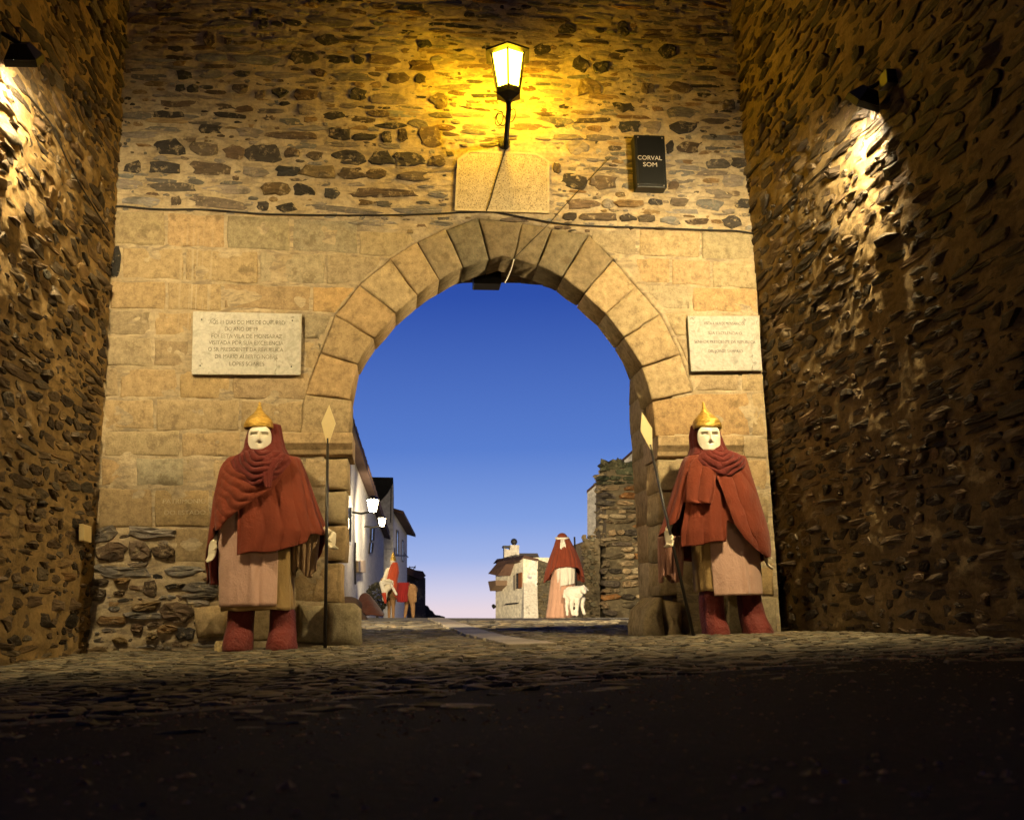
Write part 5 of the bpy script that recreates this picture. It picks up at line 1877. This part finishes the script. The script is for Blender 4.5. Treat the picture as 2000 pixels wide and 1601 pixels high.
fch = Facade((ch.x - 1, ch.y), (ch.x + 1, ch.y))
mb = MB().prism([fch.pt(996, 1098), fch.pt(1014, 1098), fch.pt(1014, 1064), fch.pt(996, 1064)], Vector((0, .7, 0)))
mb.build('chimney', M_LIMEW, h5, tint=(0.60, 0.54, 0.46))
mb = MB().prism([fch.pt(985, 1098), fch.pt(996, 1098), fch.pt(996, 1074), fch.pt(985, 1070)], Vector((0, .7, 0)))
mb.build('chimney', M_LIMEW, h5, tint=(0.58, 0.52, 0.45))
mb = MB().prism([fch.pt(983, 1069), fch.pt(997, 1069), fch.pt(997, 1065), fch.pt(983, 1065)], Vector((0, .8, 0)))
mb.build('chimney_cap', M_DKWOOD, h5)
cp = fch.pt(1005, 1057)
MB().ball((cp.x, cp.y + .3, cp.z), 0.21, 14, 10).tube([(cp.x, cp.y + .3, cp.z - .35), (cp.x, cp.y + .3, cp.z)], 0.10, 8).build('chimney_cowl', M_DKWOOD, h5, smooth=True)
fsh = f1_
sh1 = opening(fsh, [(1010, 1119), (1019, 1118), (1019, 1149), (1010, 1149)], h5)
for q_, mt in (([(1013.5, 1119), (1020, 1117), (1020, 1146), (1013.5, 1149)], M_SHUT), ([(1005.5, 1124), (1008, 1122), (1008, 1151), (1005.5, 1152)], plain('grey_shutter', (0.25, 0.21, 0.16), 0.7))):
    MB().prism([fsh.pt(*t, .06) for t in q_], fsh.n * .05).build('shutter', mt, sh1)
MB().prism([fsh.pt(*t, .02) for t in ((988, 1181), (991, 1178), (1013, 1176), (1013, 1178.5), (991, 1180.5))], fsh.n * .12).build('ledge', M_DKWOOD, h5)
MB().tube([fsh.pt(964, 1187, .4), fsh.pt(968, 1184, .1)], 0.06, 6).ball(fsh.pt(964, 1183, .4), 0.12, 8, 6).build('wall_lamp', M_IRON, h5)
sg = MB().prism([f2_.pt(*t, .02) for t in ((1029, 1121), (1040, 1124), (1040, 1131), (1029, 1129))], f2_.n * .03)
so = sg.build('street_sign', plain('sign_tile', (0.62, 0.58, 0.55), 0.4), h5)
mb = MB()
for x, y_, w in ((1030.5, 1124, 3), (1030.5, 1127, 8), (1032, 1129.2, 6)):
    mb.prism([f2_.pt(*t, .055) for t in ((x, y_ - .7), (x + w, y_ - .5), (x + w, y_ + .5), (x, y_ + .5))], f2_.n * .01)
mb.build('lettering', plain('sign_blue', (0.05, 0.06, 0.16), 0.5), so)
b5 = empty('stone_annexe', (8.5, 51, -0.2), 'dark rubble annexe at the side of the cream house', 'building')
f3_ = Facade((c2.x + .02, c2.y + .1), (onY(1078, 1150, 49).x, 49))
MB().prism([f3_.pt(1049, 1216), f3_.pt(1078, 1216), f3_.pt(1074, 1100), f3_.pt(1050, 1092)], Vector((0, 4, 0))).build('wall', M_RUIN, b5, tint=(0.07, 0.055, 0.035))
ann = []
pl3 = Plane(f3_.pt(1049, 1205), f3_.d if f3_.d.x > 0 else -f3_.d, (0, 0, 1), f3_.n)
for _ in range(70):
    ann.append((random.uniform(0.05, .85), random.uniform(0.0, 2.9), random.uniform(0.15, 0.4), random.uniform(0.08, .18), random.uniform(.03, .12), tintv((0.085, 0.065, 0.035), .4), dict(n=7, tilt=.2)))
emit_stones(pl3, ann, b5, M_RUIN, 70, 'stone')
h6 = MB()
fr6 = [onY(1014, 1098, 58), onY(1054, 1090, 58), onY(1050, 1080, 58), onY(1014, 1080, 58)]
h6.prism(fr6, Vector((0, 4, 0)))
mb_thing(h6, 'roof_block', plain('dark_roof_plaster', (0.10, 0.085, 0.09), 0.9), 'dark flat roof block showing behind the cream house chimney', 'building')

# white gable behind the ruin
h7 = empty('gabled_house', (11, 36, 0), 'plain white gable rising behind the ruined wall', 'house')
f7 = Facade((onY(1147, 1100, 34).x, 34), (onY(1300, 1100, 33).x, 33))
MB().prism([f7.pt(1147, 1216), f7.pt(1330, 1216), f7.pt(1330, 800), f7.pt(1240, 881), f7.pt(1147, 962)], -f7.n * 6).build('wall', M_LIMEW, h7, tint=(0.82, 0.77, 0.68))
e0, e1 = f7.pt(1146, 961), f7.pt(1330, 799)
d_ = (e1 - e0)
vg = MB().prism([e0 - Vector((0, 0, .05)), e1 - Vector((0, 0, .05)), e1 + Vector((0, 0, .08)), e0 + Vector((0, 0, .08))], -f7.n * 6)
vg.build('roof', M_ROOF, h7)
me = None
for i in range(46):
    p = e0 + d_ * ((i + .5) / 46) + Vector((0, 0, .10)) + f7.n * .03
    if me is None:
        o = MB().capsule((-.07, 0, 0), .075, (.07, 0, .06), .075, 6).build('roof_tile', M_ROOF, h7)
        me = o.data
    else:
        o = bpy.data.objects.new('roof_tile', me); o.parent = h7; COL.objects.link(o)
    o.location = p - world_loc(h7)

# ruined rubble wall
ru = empty('ruined_wall', (6.2, 16, 0.1), 'ragged ruined slate wall standing beside the shepherd statue', 'wall')
YR = 15.6
def rub(poly, y0, y1, tint):
    w = [onY(a, b_, y0) for a, b_ in poly]
    return MB().prism(w, (0.0, y1 - y0, 0)).build('wall_core', M_RUIN, ru, tint=tint)
rub([(1183, 1206), (1300, 1206), (1300, 915), (1240, 920), (1215, 912), (1185, 917)], YR + .06, YR + 1.5, (0.13, 0.10, 0.055))
rub([(1139, 1206), (1172, 1206), (1172, 1052), (1160, 1050), (1142, 1056)], YR + .35, YR + 3.5, (0.20, 0.155, 0.09))
MB().hexa([onY(1184, 1206, YR + .12), onY(1190, 1206, YR + .1), onY(1190, 915, YR + .1), onY(1184, 918, YR + .12)],
          [onY(1173, 1206, YR + 2.0), onY(1190, 1206, YR + 2), onY(1190, 945, YR + 2), onY(1172, 930, YR + 2)]).build('wall_core', M_RUIN, ru, tint=(0.24, 0.19, 0.11))
plR = Plane((onY(1183, 1206, YR).x, YR, 0.1), (1, 0, 0), (0, 0, 1), (0, -1, 0))
rs = []
v = 0.0
while v < 3.95:
    h = random.uniform(0.06, 0.20)
    u = random.uniform(-0.12, 0.0)
    while u < 1.6:
        w = random.uniform(0.15, 0.6)
        gone = random.random() < 0.14
        pr = random.uniform(0.03, 0.14) if not gone else -0.03
        tn = tintv((0.32, 0.235, 0.13) if random.random() < .75 else (0.09, 0.07, 0.05), .35)
        if v > 3.3: tn = tintv((0.055, 0.06, 0.03), .3)
        if random.random() < 0.05: tn = (0.28, 0.13, 0.04)
        if not gone:
            rs.append((u + w / 2, v + h / 2, w, h * random.uniform(.7, 1.0), pr, tn, dict(n=8, tilt=.35, deep=.15, jit=.12)))
        u += w + random.uniform(0, .04)
    v += h + random.uniform(0, .02)
emit_stones(plR, rs, ru, M_RUIN, 220, 'stone')
plL = Plane((onY(1140, 1206, YR + .3).x, YR + .33, 0.1), (1, 0, 0), (0, 0, 1), (0, -1, 0))
rs = []
for u, v, w, h in fill_rows(np.zeros((220, 45), bool), .01, -0.02, -0.02, rand_candidates(1500, 0, .4, 0, 2.1, (.06, .2), (.05, .14)), 0.2):
    rs.append((u, v, w, h, random.uniform(.02, .08), tintv((0.26, 0.21, 0.12), .25), dict(n=7, tilt=.3, deep=.1)))
emit_stones(plL, rs, ru, M_RUIN, 120, 'stone')
_e0, _e1 = onY(1183, 1100, YR + .12), onY(1171, 1100, YR + 2.0)
_eu = Vector((_e1.x - _e0.x, _e1.y - _e0.y, 0)).normalized()
plE = Plane((_e0.x, _e0.y, 0.1), _eu, (0, 0, 1), (-_eu.y, _eu.x, 0))
rs = []
for u, v, w, h in fill_rows(np.zeros((410, 200), bool), .01, 0, 0, course_candidates(0, 1.9, 0, 3.9, .06, .18, .12, .5, (.0, .04)), 0.25):
    rs.append((u, v, w, h, random.uniform(.01, .06), tintv((0.27, 0.21, 0.12), .25), dict(n=7, tilt=.3, deep=.1)))
emit_stones(plE, rs, ru, M_RUIN, 120, 'stone')
# rough stones on top and at the foot
for px, py in ((1180, 914), (1195, 911), (1210, 909), (1226, 916), (1240, 918)):
    p = onY(px, py, YR + .2)
    V, Fc = stone_geo(.28, .5, .16, n=8, deep=.1)
    mesh_obj('stone', V, Fc, M_RUIN, ru, p - world_loc(ru), smooth=False, tint=tintv((0.06, 0.06, 0.03), .3))

# heap of earth, tarpaulin and bush by the white house
eh = MB()
for i in range(16):
    a, bq = random.uniform(0, 1), random.uniform(0, 1)
    p = onY(668 + 30 * a, 1205 - 50 * (1 - a) * bq, 11.5)
    eh.ball((p.x, p.y + random.uniform(-.3, .6), p.z - .1), random.uniform(.12, .3), 9, 6, (1.2, 1, .8))
mb_thing(eh, 'earth_heap', plain('dark_earth', (0.07, 0.04, 0.022), 0.95, 0, 8, 0.4, 0.05), 'heap of dark earth against the jamb and the white house', 'earth heap', smooth=True, remesh=0.05)
tp = MB()
rows = [[(700, 1168), (712, 1155), (724, 1166), (735, 1180)], [(702, 1185), (716, 1172), (732, 1185), (746, 1196)], [(708, 1205), (722, 1200), (738, 1203), (752, 1205)]]
gvs = []
for j, r_ in enumerate(rows):
    for k, (x, y_) in enumerate(r_):
        p = onY(x, y_, 13.2 - j * .3)
        gvs.append(p + Vector((0, .12 * math.sin(k * 2 + j), 0)))
o = mesh_obj('tarpaulin', gvs, [(j * 4 + k, j * 4 + k + 1, (j + 1) * 4 + k + 1, (j + 1) * 4 + k) for j in range(2) for k in range(3)], cloth('brown_tarpaulin', (0.095, 0.030, 0.016), .2), None)
md = o.modifiers.new('sub', 'SUBSURF'); md.levels = 3; md.render_levels = 3
md = o.modifiers.new('thickness', 'SOLIDIFY'); md.thickness = .03
tag(o, 'rumpled brown tarpaulin draped over the earth heap', 'tarpaulin', None, 'thing')
random.seed(5)
lv = []; lf = []
bc = onY(737, 1165, 16.3)
for i in range(900):
    d = Vector((random.gauss(0, 1), random.gauss(0, 1), random.gauss(0, 1))).normalized() * random.uniform(.55, 1) ** .5
    p = Vector((bc.x + d.x * .30, bc.y + d.y * .35, bc.z + d.z * .38))
    s_ = random.uniform(.03, .06)
    u_ = Vector((random.gauss(0, 1), random.gauss(0, 1), random.gauss(0, 1))).normalized() * s_
    w_ = u_.orthogonal().normalized() * s_ * .5
    n = len(lv)
    lv += [p - u_, p + w_, p + u_, p - w_]; lf.append((n, n + 1, n + 2, n + 3))
bush = empty('bush', (bc.x, bc.y, gzs(bc.x, bc.y)), 'small dark round bush behind the rider by the white house', 'bush')
mesh_obj('foliage', [v - world_loc(bush) for v in lv], lf, plain('dark_leaf', (0.03, 0.028, 0.016), .8), bush, smooth=False)
MB().tube([(bc.x, bc.y, gzs(bc.x, bc.y) - .05), (bc.x, bc.y, bc.z)], [.04, .02], 6).build('stem', M_DKWOOD, bush)

# ------------------------------------------------------------------ shepherd and lamb, seen from behind
YS = 14.0
shp = empty('shepherd_statue', (onY(1096, 1200, YS).x, YS, 0.13), 'shepherd statue seen from behind in a rust red head cloth and pink robe', 'statue')
M_ROBE = cloth('pink_robe', (0.58, 0.33, 0.22), .08)
f = Fig(YS, [(1100, 1080, 1122, .24), (1140, 1075, 1122, .28), (1180, 1071, 1122, .32), (1203, 1067, 1123, .34)])
tube_cloth('robe', f, zpx(YS, 1095, 1096), lambda t: gzs(3.9, YS) + .01, M_ROBE, shp, 90, 30, vfold(12, .035, .5, .2, 2), 2.1)
f = Fig(YS, [(1100, 1082, 1122, .30), (1130, 1081, 1123, .33), (1160, 1082, 1122, .34)])
def hemW(t): return zpx(YS, 1143 + 9 * (t < -30) - t * .06 + (0 if abs(t) < 62 else -30), 1100)
tube_cloth('white_wrap', f, zpx(YS, 1098, 1096), hemW, M_WHITE, shp, 120, 30, vfold(15, .04, 1.5, .4, 5), 2.1)
f = Fig(YS, [(1048, 1088, 1110, .14), (1056, 1085, 1114, .17), (1066, 1082, 1119, .22), (1080, 1077, 1126, .30), (1095, 1072, 1132, .34), (1115, 1066, 1138, .37), (1138, 1063, 1141, .38)])
def hemS(t): return zpx(YS, np.interp(abs(t), [0, 40, 50, 75, 100, 180], [1108, 1110, 1122, 1136, 1138, 1125]), 1100)
tube_cloth('mantle', f, zpx(YS, 1050, 1096), hemS, M_RED, shp, 150, 44, vfold(19, .045, .3, .2, 6), 2.0, cap=True)
mb = MB(); p = onY(1098, 1051, YS)
mb.ball((p.x, p.y, p.z), .145, 16, 12, (.95, 1, .95))
mb.capsule((p.x, p.y, p.z), .08, (p.x, p.y, p.z - .4), .2).capsule((p.x, p.y, p.z - .45), .22, (p.x, p.y, 0.9), .2).capsule((p.x - .12, p.y, 1.0), .1, (p.x - .12, p.y, .2), .07).capsule((p.x + .12, p.y, 1.0), .1, (p.x + .12, p.y, .2), .07)
mb.build('body', M_RED, shp, remesh=.025)
mb = MB()
pts = [(p.x + .148 * math.cos(a), p.y + .155 * math.sin(a), p.z + .005 + .02 * math.sin(a)) for a in [2 * math.pi * i / 24 for i in range(25)]]
mb.tube(pts, .03, 8)
q_ = onY(1099, 1054, YS - .2)
for dx in (-.03, .03, .0):
    mb.tube([(q_.x + dx * .5, q_.y + .03, q_.z + .02), (q_.x + dx * 1.3, q_.y - .02, q_.z - .12), (q_.x + dx * 2.2, q_.y - .02, q_.z - .30)], [.03, .032, .022], 8)
mb.build('head_band', M_WHITE, shp, smooth=True)
s0, s1 = onY(1122, 1048, YS + .2), onY(1128, 1200, YS + .3)
tag(MB().tube([s0, s1], .022, 8).build('staff', M_DKWOOD, None, smooth=True), 'dark wooden staff standing at the shepherd\'s shoulder', 'staff', None, 'thing')

YLm = 13.2
lamb = empty('lamb_statue', (onY(1124, 1200, YLm).x, YLm, 0.13), 'white woolly lamb statue standing behind the shepherd', 'statue')
L = lambda px, py, dy=0: onY(px, py, YLm + dy)
mb = MB()
mb.capsule(L(1114, 1157), .145, L(1131, 1155, -.10), .135, 14)
mb.capsule(L(1113, 1160), .13, L(1129, 1160, -.10), .12, 14)
mb.capsule(L(1131, 1153, -.10), .11, L(1138, 1150, -.2), .085)
mb.capsule(L(1138, 1149, -.2), .085, L(1142, 1156, -.32), .05)
for sx in (-1, 1):
    mb.capsule(L(1138 + sx * 5, 1147, -.2), .03, L(1139 + sx * 10, 1153, -.2), .018)
for (x0, y0, x1, y1, dy) in ((1108, 1168, 1108, 1202, 0), (1117, 1170, 1119, 1202, -.12), (1128, 1170, 1126, 1202, -.12), (1138, 1168, 1141, 1200, 0)):
    k = L(x0, (y0 + y1) / 2, dy); k = Vector((k.x - .012, k.y + .015, k.z))
    mb.capsule(L(x0, y0, dy), .062, k, .045).capsule(k, .042, L(x1, y1 - 2, dy), .038)
mb.capsule(L(1104, 1153), .04, L(1100, 1166, -.02), .02)
lo = mb.build('body', plain('white_wool', (0.80, 0.74, 0.62), .9, 0, 28, .12, .02), lamb, remesh=.018)
tx_ = bpy.data.textures.new('wool', 'CLOUDS'); tx_.noise_scale = .05
md = lo.modifiers.new('wool', 'DISPLACE'); md.texture = tx_; md.strength = .035

# ------------------------------------------------------------------ rider on a donkey
YD = 16.0
D = lambda px, py, dy=0: onY(px, py, YD + dy)
dk = empty('donkey_statue', (D(795, 1200).x, YD, 0.2), 'brown donkey statue with a striped red blanket, rump towards the gate', 'statue')
M_HIDE = plain('brown_hide', (0.30, 0.165, 0.07), .85, 0, 14, .2, .01)
mb = MB()
mb.capsule(D(803, 1152), .17, D(768, 1156, .35), .19, 14)
mb.capsule(D(768, 1152, .35), .13, D(750, 1135, .75), .10).capsule(D(750, 1133, .75), .09, D(742, 1148, 1.0), .06)
for sx in (-.05, .05):
    mb.capsule(D(752, 1131, .75 + sx), .03, D(754, 1118, .78 + sx * 2), .015)
for (pts, r_) in (([(803, 1160, -.08), (806, 1180, -.06), (807, 1204, -.08)], (.135, .07, .045)), ([(797, 1162, .12), (794, 1182, .14), (791, 1204, .12)], (.11, .055, .04)),
                  ([(768, 1165, .3), (768, 1185, .3), (768, 1205, .3)], (.09, .05, .04)), ([(760, 1165, .5), (760, 1185, .5), (760, 1205, .5)], (.09, .05, .04))):
    for i in range(2):
        mb.capsule(D(*pts[i]), r_[i], D(*pts[i + 1]), r_[i + 1], 10)
mb.tube([D(811, 1146, -.15), D(813, 1160, -.17), D(812, 1176, -.16)], [.02, .018, .03], 6)
mb.build('body', M_HIDE, dk, remesh=.02)
f = Fig(YD, [(1142, 776, 800, .2), (1155, 774, 799, .26), (1175, 776, 796, .26)])
tube_cloth('blanket', f, zpx(YD, 1140, 785) + .03, lambda t: zpx(YD, 1176 - abs(t) * .02, 785), cloth('scarlet_blanket', (0.26, 0.014, 0.013)), dk, 80, 20, vfold(12, .03, .2, .3, 3), 2.4, cap=True)
rd = empty('rider_statue', (D(765, 1140).x, YD, 0.9), 'rider statue in orange red robe and pointed gold cap on the donkey', 'statue')
f = Fig(YD, [(1098, 764, 776, .10), (1106, 762, 778, .12), (1118, 757, 779, .16), (1132, 750, 776, .2), (1150, 747, 776, .22)])
tube_cloth('robe', f, zpx(YD, 1098, 770), lambda t: zpx(YD, np.interp(t, [-180, -60, 0, 40, 90, 180], [1140, 1133, 1133, 1165, 1172, 1150]), 765), cloth('orange_red_cloth', (0.46, 0.07, 0.025)), rd, 80, 26, vfold(11, .025, .6, .2, 9), 2.0, cap=True)
mb = MB()
hd_ = D(767, 1098, -.02)
mb.ball((hd_.x, hd_.y, hd_.z), .085, 12, 10, (.85, .9, 1.1))
mb.capsule((hd_.x, hd_.y, hd_.z - .05), .06, D(765, 1140), .15).capsule(D(758, 1114), .07, D(749, 1135, -.2), .05).capsule(D(749, 1135, -.2), .045, D(757, 1133, -.32), .035)
hand(mb, D(757, 1133, -.33), (0.9, -.3, -.2), (0, -.3, 1), .6, .9)
mb.capsule(D(764, 1140, -.1), .11, D(752, 1152, -.22), .085).capsule(D(752, 1152, -.22), .08, D(751, 1170, -.2), .06)
mb.build('body', M_SKIN, rd, remesh=.014)
MB().lathe(D(768, 1095, 0), [(.085, 0), (.075, .05), (.055, .11), (.03, .18), (.012, .23), (0, .25)], 20).build('cap', M_GOLD, rd, smooth=True)
MB().capsule(D(765, 1136, -.25), .05, D(745, 1138, -.22), .06).capsule(D(745, 1138, -.24), .06, D(750, 1158, -.26), .055).capsule(D(764, 1142, -.28), .035, D(774, 1160, -.25), .035).build('white_wrap', M_WHITE, rd, remesh=.014)
MB().capsule(D(750, 1159, -.26), .062, D(753, 1176, -.24), .035).build('legging', cloth('scarlet_legging', (0.45, 0.05, 0.02)), rd, remesh=.012)

# curves and lettering become plain meshes
dg = bpy.context.evaluated_depsgraph_get()
for o in [q_ for q_ in COL.objects if q_.type in ('CURVE', 'FONT')]:
    me = bpy.data.meshes.new_from_object(o.evaluated_get(dg))
    n = bpy.data.objects.new('tmp', me)
    n.matrix_local = o.matrix_local
    n.parent = o.parent
    n.matrix_parent_inverse = o.matrix_parent_inverse
    for k in ('label', 'category', 'group', 'kind'):
        if k in o: n[k] = o[k]
    if not me.materials: me.materials.append(o.data.materials[0])
    nm = o.name
    COL.objects.link(n)
    bpy.data.objects.remove(o)
    n.name = nm
